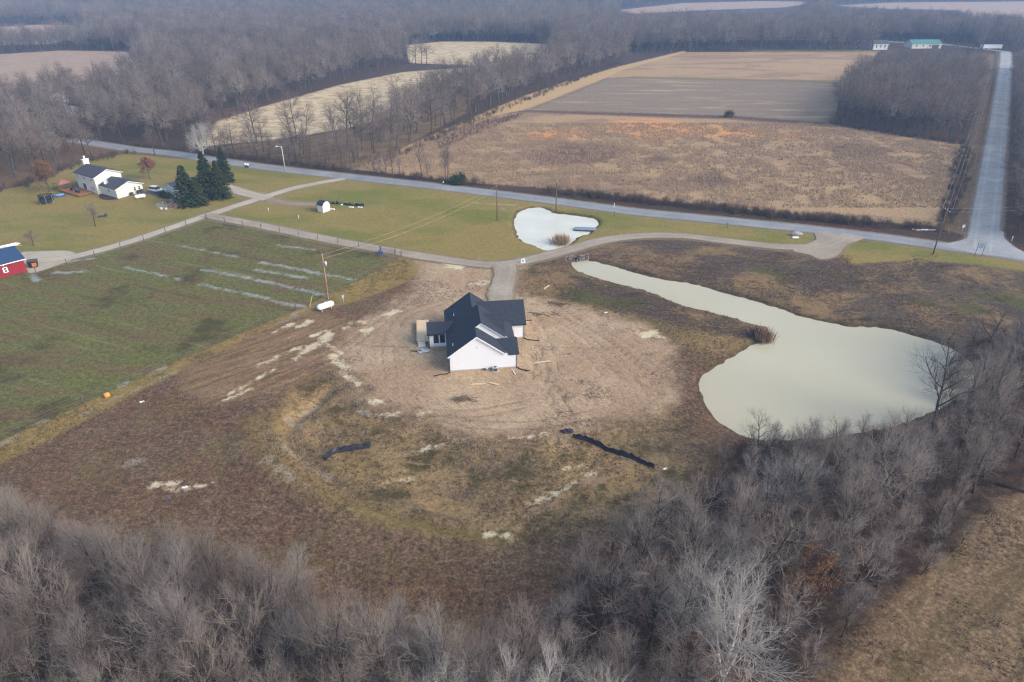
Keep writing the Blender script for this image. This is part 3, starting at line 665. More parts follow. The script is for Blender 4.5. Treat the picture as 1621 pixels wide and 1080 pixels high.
# ------------------------------------------------------------------ trees
def nrm(a): return a / (np.linalg.norm(a, axis=-1, keepdims=True) + 1e-9)
def sprout(P, R, n, t0, t1, amin, amax, length, up, m, r, rad, gn=0.10, jl=0.3):
    """n children on each parent polyline P (N,k,3); length = function of (parent length, t)"""
    N, k, _ = P.shape
    t = t0 + (t1 - t0) * (np.arange(n)[None, :] + r.rand(N, n)) / n
    x = t * (k - 1); i = np.clip(x.astype(int), 0, k - 2); f = (x - i)[..., None]
    ar = np.arange(N)[:, None]
    A, B = P[ar, i], P[ar, i + 1]
    base = A * (1 - f) + B * f
    pr = R[ar, i] * (1 - f[..., 0]) + R[ar, i + 1] * f[..., 0]
    tan = nrm(B - A)
    pl = np.linalg.norm(np.diff(P, axis=1), axis=2).sum(1)[:, None]
    az = r.rand(N, 1) * 6.28 + np.arange(n)[None, :] * 2.4 + r.randn(N, n) * 0.4
    ref = np.where(np.abs(tan[..., 2:3]) < 0.9, np.array([0, 0, 1.0]), np.array([1.0, 0, 0]))
    e1 = nrm(np.cross(tan, ref)); e2 = np.cross(tan, e1)
    perp = e1 * np.cos(az)[..., None] + e2 * np.sin(az)[..., None]
    an = np.radians(amin + (amax - amin) * r.rand(N, n))[..., None]
    d = nrm(tan * np.cos(an) + perp * np.sin(an))
    L = length(pl, t) * (1 + jl * (r.rand(N, n) * 2 - 1))
    base, d, L, pr = base.reshape(-1, 3), d.reshape(-1, 3), L.reshape(-1), pr.reshape(-1)
    Q = [base]
    for j in range(m - 1):
        d = nrm(d + np.array([0, 0, up / (m - 1)]) + r.randn(len(d), 3) * gn)
        Q.append(Q[-1] + d * (L / (m - 1))[:, None])
    Q = np.stack(Q, 1)
    r0 = np.minimum(pr * 0.75, rad)
    RR = r0[:, None] * np.linspace(1, 0.25, m)[None, :]
    return Q, RR
def tubes(P, R, s):
    N, m, _ = P.shape
    T = nrm(np.gradient(P, axis=1))
    ref = np.where(np.abs(T[:, :1, 2:3]) < 0.9, np.array([0, 0, 1.0]), np.array([1.0, 0, 0]))
    a = nrm(np.cross(T, np.broadcast_to(ref, T.shape))); b = np.cross(T, a)
    ang = np.arange(s) * 2 * math.pi / s
    V = P[:, :, None] + R[:, :, None, None] * (a[:, :, None] * np.cos(ang)[:, None] + b[:, :, None] * np.sin(ang)[:, None])
    i = np.arange(N)[:, None, None] * m * s + np.arange(m - 1)[None, :, None] * s
    k = np.arange(s)[None, None, :]; k2 = (k + 1) % s
    F = np.stack([i + k, i + k2, i + s + k2, i + s + k], -1).reshape(-1, 4)
    return V.reshape(-1, 3), F
def join(parts):
    V = []; F = []; n = 0
    for v, f in parts:
        V.append(v); F.append(f + n); n += len(v)
    return np.concatenate(V), np.concatenate(F)
def bare(seed, h, r0, n, ang, up, stems=1, lean=0.04, t_low=0.22, l1=0.40, tw=(0.06, 0.024, 0.012, 0.008), wig=0.10, tips=3, bare_frac=None):
    """returns (trunk verts, faces), (crown verts, faces), tip points"""
    r = np.random.RandomState(seed); m = 9
    P = []; R = []
    for s_ in range(stems):
        d = np.array([r.randn() * lean, r.randn() * lean, 1.0])
        if stems > 1:
            a = s_ * 6.28 / stems + r.rand(); sp = 0.22 + 0.25 * r.rand()
            d = np.array([math.cos(a) * sp, math.sin(a) * sp, 1.0])
        p = np.array([0, 0, -0.25]) + (np.array([r.randn(), r.randn(), 0]) * 0.15 if stems > 1 else 0); Q = [p]; d = nrm(d)
        hh = h * 0.92 * (0.75 + 0.3 * r.rand() if stems > 1 else 1)
        for j in range(m - 1):
            d = nrm(d + np.array([r.randn() * 0.05, r.randn() * 0.05, 0.05])); p = p + d * hh / (m - 1); Q.append(p)
        P.append(Q); R.append(r0 * np.linspace(1, 0.10, m) ** 1.1)
    P = np.array(P); R = np.array(R); R[:, 0] *= 1.35
    P1, R1 = sprout(P, R, n[0], t_low, 0.97, ang[0], ang[1], lambda pl, t: h * l1 * (1.12 - 0.75 * t), up, 6, r, tw[0], wig)
    P2, R2 = sprout(P1, R1, n[1], 0.2, 1.0, ang[0] * .8, ang[1] * .95, lambda pl, t: pl * 0.62 * (1.1 - 0.55 * t), up * .9, 5, r, tw[1], wig)
    P3, R3 = sprout(P2, R2, n[2], 0.15, 1.0, 20, 48, lambda pl, t: pl * 0.62 * (1.1 - 0.5 * t), up * .7, 4 if n[3] else 3, r, tw[2], wig)
    crown = [tubes(P2, R2, 4), tubes(P3, R3, 3)]
    tip = P3[:, -1]
    if n[3]:
        P4, R4 = sprout(P3, R3, n[3], 0.15, 1.0, 18, 48, lambda pl, t: pl * 0.72 * (1.1 - 0.45 * t), up * .5, tips, r, tw[3], wig)
        crown.append(tubes(P4, R4, 3)); tip = P4[:, 1]
    return join([tubes(P, R, 8), tubes(P1, R1, 5)]), join(crown), tip
def leaves(pts, n, size, seed, spread=0.3):
    r = np.random.RandomState(seed)
    c = pts[r.randint(0, len(pts), n)] + r.randn(n, 3) * spread
    u = nrm(r.randn(n, 3)); v = nrm(np.cross(u, r.randn(n, 3)))
    s = (size * (0.6 + 0.8 * r.rand(n)))[:, None]
    V = np.stack([c - u * s, c - v * s * .55, c + u * s, c + v * s * .55], 1).reshape(-1, 3)
    return V, np.arange(4 * n).reshape(n, 4)
TREE = {}
def store(key, tr, cr, tm, cm, extra=None, em=None):
    t_ = np_mesh(key + '_trunk', tr[0], tr[1], tm, smooth=True)
    if extra is not None:
        V, F = join([cr, extra]); mi = np.concatenate([np.zeros(len(cr[1])), np.ones(len(extra[1]))])
        c_ = np_mesh(key + '_crown', V, F, [cm, em], mi=mi)
    else: c_ = np_mesh(key + '_crown', cr[0], cr[1], cm)
    TREE[key] = (t_, c_)
NEAR = []
for q in range(7):
    tr, cr, tip = bare(100 + q, 12.0, 0.15 + 0.012 * (q % 3), (13 + q % 3, 7, 6, 4), (20, 46), 0.44, t_low=0.14 + 0.04 * (q % 3), l1=0.42 + 0.02 * (q % 3), tw=(0.085, 0.044, 0.025, 0.015), wig=0.14)
    store('n%d' % q, tr, cr, M['bark'], M['twig_pale'] if q == 2 else M['twig']); NEAR.append('n%d' % q)
for q in range(2):
    tr, cr, tip = bare(200 + q, 14.0, 0.17 if q == 0 else 0.2, (12 if q == 0 else 17, 9, 6, 3), (28, 54), 0.34, stems=3 if q == 0 else 1, t_low=.16, l1=0.48, tw=(0.085, 0.046, 0.027, 0.016), wig=0.22)
    store('w%d' % q, tr, cr, M['bark_white'], M['twig_white'])
for q in range(3):
    tr, cr, tip = bare(300 + q, 20.0, 0.34, (13, 8, 6, 4), (28, 56), 0.32, t_low=0.24, l1=0.38, tw=(0.15, 0.075, 0.042, 0.026), wig=0.15)
    store('c%d' % q, tr, cr, M['bark'], M['twig'])
BIG = []
for q in range(4):
    tr, cr, tip = bare(300 + q, 20.0, 0.36, (13, 8, 6, 4), (30, 58), 0.30, t_low=0.30, l1=0.38, tw=(0.15, 0.065, 0.030, 0.018), wig=0.14)
    store('b%d' % q, tr, cr, M['bark_far'], M['twig_far']); BIG.append('b%d' % q)
for q in range(2):
    tr, cr, tip = bare(330 + q, 9.0, 0.2, (14, 8, 6, 5), (30, 60), 0.25, t_low=0.2, l1=0.46, tw=(0.07, 0.04, 0.026, 0.02))
    store('small%d' % q, tr, cr, M['bark'], M['twig_far'] if q else M['twig'])
tr, cr, tip = bare(350, 9.5, 0.20, (14, 7, 5, 4), (35, 62), 0.22, t_low=0.22, l1=0.42)
store('oak', tr, cr, M['bark_far'], M['brush_twig'], leaves(tip, 5200, 0.15, 5, 0.22), M['oak_leaf'])
tr, cr, tip = bare(351, 9.5, 0.20, (14, 7, 5, 4), (35, 62), 0.22, t_low=0.22, l1=0.42)
store('maple', tr, cr, M['bark_far'], M['brush_twig'], leaves(tip, 5600, 0.15, 6, 0.22), M['maple_leaf'])
tr, cr, tip = bare(352, 9.5, 0.20, (14, 7, 5, 4), (30, 58), 0.26, t_low=0.2, l1=0.40)
store('oak_near', tr, cr, M['bark'], M['brush_twig'], leaves(tip, 9500, 0.085, 7, 0.2), M['oak_leaf'])
def spruce(key, seed, h, rad):
    r = np.random.RandomState(seed)
    P = np.zeros((1, 9, 3)); P[0, :, 2] = np.linspace(-.2, h, 9); R = (0.22 * np.linspace(1, .06, 9))[None]
    br = []; nd = []
    z = 0.5
    while z < h - 0.25:
        f = 1 - z / h; L0 = rad * (f ** 0.85) + 0.12
        for k in range(12 if z < h * .7 else 8):
            a = r.rand() * 6.28; L = L0 * (0.72 + 0.4 * r.rand())
            s_ = np.linspace(0, 1, 5)
            q = np.stack([np.cos(a) * L * s_, np.sin(a) * L * s_, z + 0.10 * L * s_ - 0.42 * L * s_ ** 2 + 0.16 * L * s_ ** 4], 1)
            br.append(q)
            n = int(16 + 22 * f)
            t = r.rand(n) ** 0.7
            c = np.stack([np.interp(t, s_, q[:, j]) for j in range(3)], 1)
            side = np.array([-np.sin(a), np.cos(a), 0]); out = np.array([np.cos(a), np.sin(a), -0.25])
            sg = np.where(r.rand(n) < .5, -1, 1)[:, None]
            d = nrm(side * sg * (0.5 + r.rand(n, 1)) + out * (0.5 + r.rand(n, 1)) + np.array([0, 0, -0.35]) * r.rand(n, 1))
            l = (0.30 + 0.35 * r.rand(n, 1)) * (0.6 + 0.5 * f)
            wv = nrm(np.cross(d, r.randn(n, 3))) * 0.13
            nd.append(np.stack([c, c + d * l * .5 + wv, c + d * l, c + d * l * .5 - wv], 1))
        z += 0.24 + 0.10 * f
    br = np.array(br); BR = np.full((len(br), 5), 0.02) * np.linspace(1, .3, 5)
    nd = np.concatenate(nd).reshape(-1, 3)
    bt = tubes(br, BR, 3)
    t_ = np_mesh(key + '_trunk', *tubes(P, R, 8), M['bark_far'], smooth=True)
    V, F = join([bt, (nd, np.arange(len(nd)).reshape(-1, 4))])
    c_ = np_mesh(key + '_crown', V, F, [M['bark_far'], M['needle']], mi=np.concatenate([np.zeros(len(bt[1])), np.ones(len(nd) // 4)]))
    TREE[key] = (t_, c_)
spruce('spruceA', 1, 10.5, 3.6); spruce('spruceB', 2, 12.0, 3.9)

def plant(key, name, x, y, scale=1.0, rz=0.0, label='', cat='tree', group=None, z=0.0, sxy=None):
    t_, c_ = TREE[key]
    e = empty(name, (x, y, z), rz, label, cat, group)
    sx = sxy or scale
    e.scale = (sx, sx, scale)
    link('trunk', t_, e); link('crown', c_, e)
    return e
rt = random.Random(11)
def jgrid(poly, sp, seed, jit=0.42):
    r = np.random.RandomState(seed); lo, hi = poly.min(0), poly.max(0)
    xs = np.arange(lo[0], hi[0], sp); ys = np.arange(lo[1], hi[1], sp * .9)
    g = np.stack(np.meshgrid(xs, ys), -1)
    g[1::2, :, 0] += sp / 2
    g = g.reshape(-1, 2) + (r.rand(g.shape[0] * g.shape[1], 2) - .5) * 2 * sp * jit
    return g[inside(g, poly)]
def in_view(P, z=0.0, mx=0.10, margin=8.0):
    q = np.column_stack([P[:, 0], P[:, 1], np.full(len(P), z) - H])
    dep = q[:, 1] * cP - q[:, 2] * sP; u = q[:, 1] * sP + q[:, 2] * cP
    return (dep > 5) & (np.abs(q[:, 0]) < dep * 0.7505 + margin) & (u > -dep * 0.5 - margin)
def depth_sort(p): return p[np.argsort(-p[:, 1])]
used = []
# --- dense wood along the bottom left
pl_ = jgrid(NEARWOOD_L, 3.45, 21)
pl_ = pl_[in_view(pl_, 11, margin=4)]
sdl = poly_sd(pl_, NEARWOOD_L)
for (x, y), d in zip(pl_, sdl):
    if math.hypot(x - at(705, 1045, 13)[0], y - at(705, 1045, 13)[1]) < 2: continue
    hgt = min(8.5 + 1.2 * d, 13.5) * rt.uniform(0.78, 1.12)
    low = x > -14 and rt.random() < 0.2
    if low: hgt *= 0.75
    s_ = hgt / 12.0
    if x < -14: plant(rt.choice(NEAR), 'bare_tree', x, y, s_, rt.uniform(0, 6.28), 'slender bare tree with fine grey twigs in the dense wood of the bottom left corner', group='bare trees of the wood in the bottom left corner', sxy=s_ * rt.uniform(0.85, 1.05))
    else: plant(rt.choice(NEAR), 'bare_tree', x, y, s_, rt.uniform(0, 6.28), 'small bare tree on dark brushy ground at the bottom edge, near the white-branched trees', group='small bare trees at the bottom edge', sxy=s_)
# --- thicket at the lower right
SYC = at(1180, 905, 15.0); OAK = at(1290, 865, 9.5); PT = (61.0, 80.5)
pr_ = jgrid(NEARWOOD_R, 4.0, 22)
pr_ = pr_[in_view(pr_, 9, margin=4)]
sdr = poly_sd(pr_, NEARWOOD_R)
for (x, y), d in zip(pr_, sdr):
    if math.hypot(x - SYC[0], y - SYC[1]) < 4.2 or math.hypot(x - OAK[0], y - OAK[1]) < 3.2 or math.hypot(x - PT[0], y - PT[1]) < 3: continue
    hgt = min((7.5 if x < 20 else 4.6) + 0.7 * d, 11.5) * rt.uniform(0.75, 1.15) * (0.85 if y > 64 else 1.0)
    key = rt.choice(NEAR + (['c0', 'c1', 'c2'] if d > 2.5 else []))
    north = (y > 74 and x < 66 and d < 7)
    if north: hgt = min(hgt, 7.0)
    if x > 78 and d > 3: hgt *= 1.4
    s_ = hgt / 12.0
    if north: lb, gr = 'low bare tree on the near shore of the big pond', 'low bare trees on the near shore of the big pond'
    elif x > 70: lb, gr = 'bare tree at the right photo edge beyond the corner field', 'bare trees right of the big pond'
    elif y < 44: lb, gr = 'bare tree close around the big white-branched sycamore', 'bare trees around the white-branched sycamore'
    else: lb, gr = 'bare grey tree in the middle of the tangled thicket below the big pond', 'bare trees of the thicket below the big pond'
    if key[0] == 'c': s_ = max(hgt, 8.0) / 20.0 * 1.1
    plant(key, 'bare_tree', x, y, s_, rt.uniform(0, 6.28), lb, group=gr, sxy=s_ * rt.uniform(0.95, 1.25))
plant('b1', 'bare_tree', PT[0], PT[1], 0.80, 0.6, 'tall dark bare tree standing out against the right end of the big pond')
for i, (px, py, zt, lb) in enumerate([(1562, 560, 13, 'slim tall bare tree rising beside the right shore of the big pond'), (1608, 535, 15, 'tall bare tree cut by the right edge of the photo, beyond the pond shore')]):
    q = at(px, py, zt); plant(NEAR[i * 3], 'bare_tree', q[0], q[1], zt / 12.0, 1.0 + i, lb, sxy=zt / 16.0)
plant('w0', 'sycamore_tree', SYC[0], SYC[1], 1.12, 0.4, 'large white-branched sycamore with a spreading crown at the bottom right of the thicket', sxy=1.05)
e_ = plant('oak_near', 'oak_tree', OAK[0], OAK[1], 1.0, 0.3, 'oak holding its rust-brown leaves between the white sycamore and the corner field', sxy=0.78)
for px, py, zt, sc, lb in [(705, 1040, 12.5, .9, 'white-branched tree at the bottom edge, leftmost of the three pale ones'), (800, 1036, 12.5, .92, 'white-branched tree at the bottom edge, middle one of the three pale ones'), (868, 1030, 13, .95, 'white-branched tree at the bottom edge, nearest of the three to the big sycamore')]:
    q = at(px, py, zt); plant('w1', 'sycamore_tree', q[0], q[1], sc, px * .37, lb, sxy=sc * .62)
# --- trees about the white farmhouse and lawn
for key, nm, px, py, sc, sxy, lb in [
    ('oak', 'oak_tree', 79, 303, 0.98, 1.02, 'round tree with rust-brown leaves beside the red canopy of the farmhouse deck'),
    ('maple', 'maple_tree', 238, 284, 0.72, 0.78, 'round tree with pinkish brown leaves on the lawn behind the farmhouse'),
    ('small0', 'bare_tree', 151, 358, 0.72, 0.66, 'small bare tree alone on the lawn in front of the farmhouse'),
    ('small1', 'bare_tree', 53, 389, 0.48, 0.62, 'little round bare tree on the lawn just behind the red barn'),
    ('spruceA', 'spruce_tree', 299, 324, 1.10, 1.16, 'dark green spruce nearest the farm lane, left of the pair beside it'),
    ('spruceA', 'spruce_tree', 316, 325, 0.80, 0.80, 'smaller spruce touching the right side of the front spruce'),
    ('spruceB', 'spruce_tree', 333, 313, 1.14, 1.14, 'tallest dark green spruce, behind the front one'),
    ('spruceB', 'spruce_tree', 351, 313, 0.92, 0.95, 'dark green spruce overlapping the right side of the tallest spruce'),
    ('spruceA', 'spruce_tree', 358, 288, 1.08, 0.86, 'slim pointed spruce standing farthest back toward the road'),
    ('w0', 'sycamore_tree', 322, 251, 0.95, 0.80, 'pale white-twigged tree beside the road behind the spruces'),
    ('b0', 'bare_tree', 245, 246, 0.55, 0.5, 'thin bare tree beside the road at the corner of the farmhouse lawn')]:
    q = at(px, py); plant(key, nm, q[0], q[1], sc, (px * 0.7) % 6.28, lb, sxy=sxy)

# --- woods beyond the road: the nearest as trees, the rest as one mass
def fieldfree(P):
    bad = np.zeros(len(P), bool)
    for p in [BIGFIELD, SOY, UPPER, LAWN, LANESTRIP] + STRAW + PLOW: bad |= inside(P, p)
    bad |= roads_sd(P) > -1.2
    bad |= line_sd(P, SIDE_ROAD, 7.6, 200) > -1.2
    bad |= (P[:, 1] < np.interp(P[:, 0], ROAD[:, 0], ROAD[:, 1]) + 5) & (P[:, 0] > at(190, 234)[0])
    return ~bad
PWR = ats([(1520, 240), (1545, 240), (1600, 82), (1560, 75)])            # cleared strip of the power line
STRIPW = ats([(330,232),(420,221),(560,203),(640,176),(700,148),(800,122),(900,103),(985,86),(1000,100),(930,122),(830,156),(740,190),(650,226),(600,250),(520,258),(400,248)])
SAPL = ats([(560,282),(520,262),(600,236),(660,232),(720,250),(730,292),(660,286)])
CLUMP = ats([(1318,196),(1330,170),(1345,140),(1385,124),(1550,122),(1545,190),(1528,226),(1420,213)])
FARROW = ats([(870,104),(985,88),(1085,76),(1200,74),(1390,72),(1570,70),(1575,58),(1300,50),(1000,52),(700,56),(640,62),(880,66)])
WOODL = ats([(-700,420),(-60,318),(0,300),(62,286),(108,262),(168,248),(206,240),(262,236),(318,228),(345,190),(420,165),(540,130),(640,104),(740,100),(880,102),(1000,70),(1000,58),(640,56),(300,50),(0,64),(-700,90)])
RIGHTW = ats([(1596,110),(1597,180),(1592,260),(1596,330),(1606,372),(1900,430),(1900,110)])
r = np.random.RandomState(5)
cand = []
def addw(poly, sp, seed, kind, smin, smax, keep=1.0):
    p = jgrid(poly, sp, seed); p = p[fieldfree(p) & in_view(p, 8, margin=25)]
    if kind != 'clear': p = p[~inside(p, PWR)]
    rr = np.random.RandomState(seed)
    p = p[rr.rand(len(p)) < keep]
    return [(x, y, kind, rr.uniform(smin, smax)) for x, y in p]
sw_ = addw(STRIPW, 8.0, 31, 'strip', 0.70, 1.12)
ax_ = at(560, 203)[0]
sw_ = [c for k, c in enumerate(sw_) if c[0] > ax_ + 10 or (k * 7919) % 10 < 4]
cand += sw_
cand += addw(ats([(300,243),(330,233),(430,240),(560,256),(640,262),(720,280),(728,292),(640,284),(540,274),(420,258)]), 5.5, 39, 'sapling', 0.38, 0.72)
cand += addw(SAPL, 8.5, 32, 'sapling', 0.35, 0.6, 0.75)
cand += addw(CLUMP, 6.0, 33, 'clump', 0.75, 1.0)
pass
cand += addw(RIGHTW, 5.0, 34, 'right', 0.6, 0.85)
pass
wl = addw(WOODL, 7.6, 35, 'woods', 0.55, 1.05)
wl = [c for c in wl if not inside(np.array([[c[0], c[1]]]), STRIPW)[0]]
cand += wl
far = addw(FARROW, 8.0, 36, 'far', 0.85, 1.1)
# everything farther: plain random woodland out to the horizon
def farband(y0, y1, per, seed, smin, smax):
    rr = np.random.RandomState(seed); W = y1 * 0.9
    n = int((y1 - y0) * 2 * W / per)
    p = np.column_stack([rr.uniform(-W, W, n), rr.uniform(y0, y1, n)])
    p = p[fieldfree(p) & in_view(p, 8, margin=30) & ~inside(p, PWR)]
    return [(x, y, 'far', rr.uniform(smin, smax)) for x, y in p]
GAPS = [ats([(640,98),(870,100),(890,82),(640,70)]), ats([(-300,185),(150,150),(222,122),(205,80),(-300,92)]), ats([(-300,99),(60,96),(150,82),(140,38),(-300,44)]),
        ats([(960,50),(1250,50),(1300,2),(980,14)]), ats([(1310,36),(1700,60),(1900,40),(1900,1),(1320,8)]), ats([(1385,85),(1500,86),(1545,84),(1545,68),(1385,68)])]
far += farband(560, 900, 55, 41, 0.85, 1.15)
far += farband(900, 1500, 110, 42, 1.0, 1.4)
far += farband(1500, 4200, 700, 43, 1.3, 2.4)
far = [c for c in far if not any(inside(np.array([[c[0], c[1]]]), g)[0] for g in GAPS[:1])]
fa = np.array([[c[0], c[1]] for c in far]); ok_ = np.ones(len(fa), bool)
for g in GAPS: ok_ &= ~inside(fa, g)
far = [c for c, k in zip(far, ok_) if k]
ca = np.array([[c[0], c[1]] for c in cand]); ok_ = np.ones(len(ca), bool)
for g in GAPS[1:2]: ok_ &= ~inside(ca, g)
cand = [c for c, k in zip(cand, ok_) if k]
cand.sort(key=lambda c: c[1])
n_near = sum(1 for o in COL.objects if o.name.startswith('bare_tree'))
LBL = {'strip': ('tall dark-trunked bare tree in the strip between the straw and brown fields', 'bare trees in the strip between the fields'),
       'sapling': ('thin young bare tree in the rough tan grass just across the road', 'thin young trees across the road'),
       'clump': ('tall bare tree in the block of woods beside the long straight road', 'bare trees of the block beside the straight road'),
       'right': ('bare tree on the far right of the long straight road, at the photo edge', 'bare trees right of the straight road'),
       'woods': ('bare tree at the front of the big wood behind the farmhouse', 'bare trees at the front of the wood behind the farmhouse')}
room = max(0, 298 - n_near); single = []; rest = []
quota = {'strip': 30, 'sapling': 24, 'clump': 16, 'right': 6, 'woods': 40}
for c in cand:
    if c[2] in quota and quota[c[2]] > 0 and len(single) < room: single.append(c); quota[c[2]] -= 1
    else: rest.append(c)
for x, y, kd, sc in single:
    plant(rt.choice(BIG) if kd != 'sapling' else rt.choice(NEAR[:2] + BIG), 'bare_tree', x, y, sc, rt.uniform(0, 6.28), LBL[kd][0], group=LBL[kd][1], sxy=sc * (0.9 if kd != 'sapling' else 0.7))
print('TREES near', n_near, 'single', len(single), 'mass', len(rest), len(far))

# ------------------------------------------------------------------ masses scattered by geometry nodes
def template(name, V, F, mats, mi=None):
    me = np_mesh(name, V, F, mats, mi=mi)
    return bpy.data.objects.new(name, me)
def scatter(name, pts, rot, scl, idx, temps, kind='stuff'):
    c = bpy.data.collections.new(name + '_kinds')
    for i, o in enumerate(temps): c.objects.link(o)
    me = bpy.data.meshes.new(name); me.vertices.add(len(pts)); me.vertices.foreach_set('co', np.asarray(pts, np.float32).ravel())
    for nm, ty, v in (('rot', 'FLOAT', rot), ('scl', 'FLOAT', scl), ('kind_index', 'INT', idx)):
        a = me.attributes.new(nm, ty, 'POINT'); a.data.foreach_set('value', np.asarray(v, np.float32 if ty == 'FLOAT' else np.int32))
    me.update()
    o = link(name, me)
    g = bpy.data.node_groups.new(name + '_nodes', 'GeometryNodeTree')
    g.interface.new_socket('Geometry', in_out='INPUT', socket_type='NodeSocketGeometry')
    g.interface.new_socket('Geometry', in_out='OUTPUT', socket_type='NodeSocketGeometry')
    N, L = g.nodes, g.links
    gi, go = N.new('NodeGroupInput'), N.new('NodeGroupOutput')
    ci = N.new('GeometryNodeCollectionInfo'); ci.inputs['Collection'].default_value = c
    ci.inputs['Separate Children'].default_value = True; ci.inputs['Reset Children'].default_value = True
    ip = N.new('GeometryNodeInstanceOnPoints'); ip.inputs['Pick Instance'].default_value = True
    def at_(nm, ty):
        x = N.new('GeometryNodeInputNamedAttribute'); x.data_type = ty; x.inputs['Name'].default_value = nm
        return x.outputs['Attribute']
    cx = N.new('ShaderNodeCombineXYZ'); L.new(at_('rot', 'FLOAT'), cx.inputs['Z'])
    L.new(gi.outputs[0], ip.inputs['Points']); L.new(ci.outputs[0], ip.inputs['Instance'])
    L.new(at_('kind_index', 'INT'), ip.inputs['Instance Index']); L.new(cx.outputs[0], ip.inputs['Rotation'])
    cs = N.new('ShaderNodeCombineXYZ'); sc_ = at_('scl', 'FLOAT')
    for k in range(3): L.new(sc_, cs.inputs[k])
    L.new(cs.outputs[0], ip.inputs['Scale']); L.new(ip.outputs[0], go.inputs[0])
    md = o.modifiers.new('scatter', 'NODES'); md.node_group = g
    return tag(o, kind=kind)
far_t = []
for q in range(6):
    tr, cr, tip = bare(400 + q, 18.0 + q % 3, 0.30, (14, 9, 9, 0), (34, 66), 0.22, t_low=0.32, l1=0.36 + .02 * (q % 3), tw=(0.13, 0.07, 0.042, 0.02), wig=0.16)
    V, F = join([tr, cr]); mi = np.concatenate([np.zeros(len(tr[1])), np.ones(len(cr[1]))])
    far_t.append(template('far_tree_kind', V, F, [M['bark_far'], M['twig_far']] if q != 3 else [M['bark'], M['twig_pale']], mi))
rowp = along_row = ats([(-60,84),(0,80),(60,77),(110,74),(150,72)])
rl = np.linspace(0, 1, 40)
far += [(np.interp(f, np.linspace(0, 1, 5), rowp[:, 0]) + math.sin(f * 91) * 3, np.interp(f, np.linspace(0, 1, 5), rowp[:, 1]) + math.cos(f * 57) * 5, 'far', 0.55 + 0.2 * math.sin(f * 77)) for f in rl]
al = rest + far; rr = np.random.RandomState(77); n = len(al)
ki = rr.choice([0, 1, 2, 4, 5, 3], n, p=[.197, .197, .197, .197, .197, .015])
tag(scatter('woodland', [(c[0], c[1], 0) for c in al], rr.rand(n) * 6.28, [c[3] for c in al], ki, far_t), 'grey brown mass of bare woods beyond the road, fading to blue far away', 'woods')
# brush: many thin stems from the ground
brush_t = []
for q in range(4):
    tr, cr, tip = bare(500 + q, 2.4, 0.022, (6, 5, 4, 0), (18, 45), 0.3, stems=9, t_low=0.2, l1=0.4, tw=(0.014, 0.011, 0.009, 0.008))
    V, F = join([tr, cr]); brush_t.append(template('brush_kind', V, F, [M['brush_twig']]))
def brush(name, P, smin, smax, seed, label, cat):
    rr = np.random.RandomState(seed); n = len(P)
    return tag(scatter(name, np.column_stack([P, np.zeros(n)]), rr.rand(n) * 6.28, rr.uniform(smin, smax, n), rr.randint(0, 4, n), [o.copy() for o in brush_t]), label, cat)
b1 = np.vstack([jgrid(NEARWOOD_L, 1.7, 61), jgrid(NEARWOOD_R, 1.6, 62)]); b1 = b1[in_view(b1, 2, margin=2)]
b1 = b1[np.random.RandomState(1).rand(len(b1)) < 0.8]
brush('undergrowth', b1, 0.4, 1.2, 63, 'dark tangled undergrowth below the bare trees at the bottom of the photo', 'undergrowth')
def along(line_px, width, per_m, seed, gap=0.0):
    l = ats(line_px); L = np.concatenate([[0], np.cumsum(np.linalg.norm(np.diff(l, axis=0), axis=1))])
    rr = np.random.RandomState(seed); n = int(L[-1] * per_m); s = np.sort(rr.rand(n)) * L[-1]
    p = np.stack([np.interp(s, L, l[:, 0]), np.interp(s, L, l[:, 1])], 1)
    return p + (rr.rand(n, 2) - .5) * width
b2 = np.vstack([along([(866, 304), (960, 314), (1090, 327), (1240, 343), (1390, 357), (1478, 364)], 4.5, 3.2, 71),
                along([(1130, 331), (1240, 343), (1330, 351)], 3.0, 1.0, 72),
                along([(210, 232), (330, 246), (430, 258), (560, 274), (700, 290), (760, 296)], 6.0, 2.0, 73),
                along([(1500, 352), (1512, 300), (1530, 235)], 5.0, 1.6, 74),
                along([(640, 244), (740, 196), (830, 160), (985, 98)], 5.0, 1.0, 75),
                along([(1320, 196), (1420, 214), (1528, 229)], 5.0, 1.5, 76),
                along([(0, 303), (62, 288), (110, 264), (168, 249), (206, 242)], 6.0, 1.6, 77),
                along([(1085, 80), (1390, 77)], 8.0, 0.4, 78)])
b2 = b2[roads_sd(b2) < -1.2]
brush('roadside_brush', b2, 0.7, 1.25, 79, 'brown leafless brush along the far side of the road and field edges', 'brush')
b3 = jgrid(ats([(690,222),(740,198),(800,184),(832,178),(820,188),(770,207),(720,230),(690,240)]), 2.4, 81)
b4 = np.vstack([jgrid(PURPLE[0], 3.0, 82), jgrid(DARKP[5], 3.0, 83)])
brush('field_scrub', np.vstack([b3, b4]), 0.4, 0.8, 84, 'low purple brown scrub beside the tan strip of the big field', 'scrub')
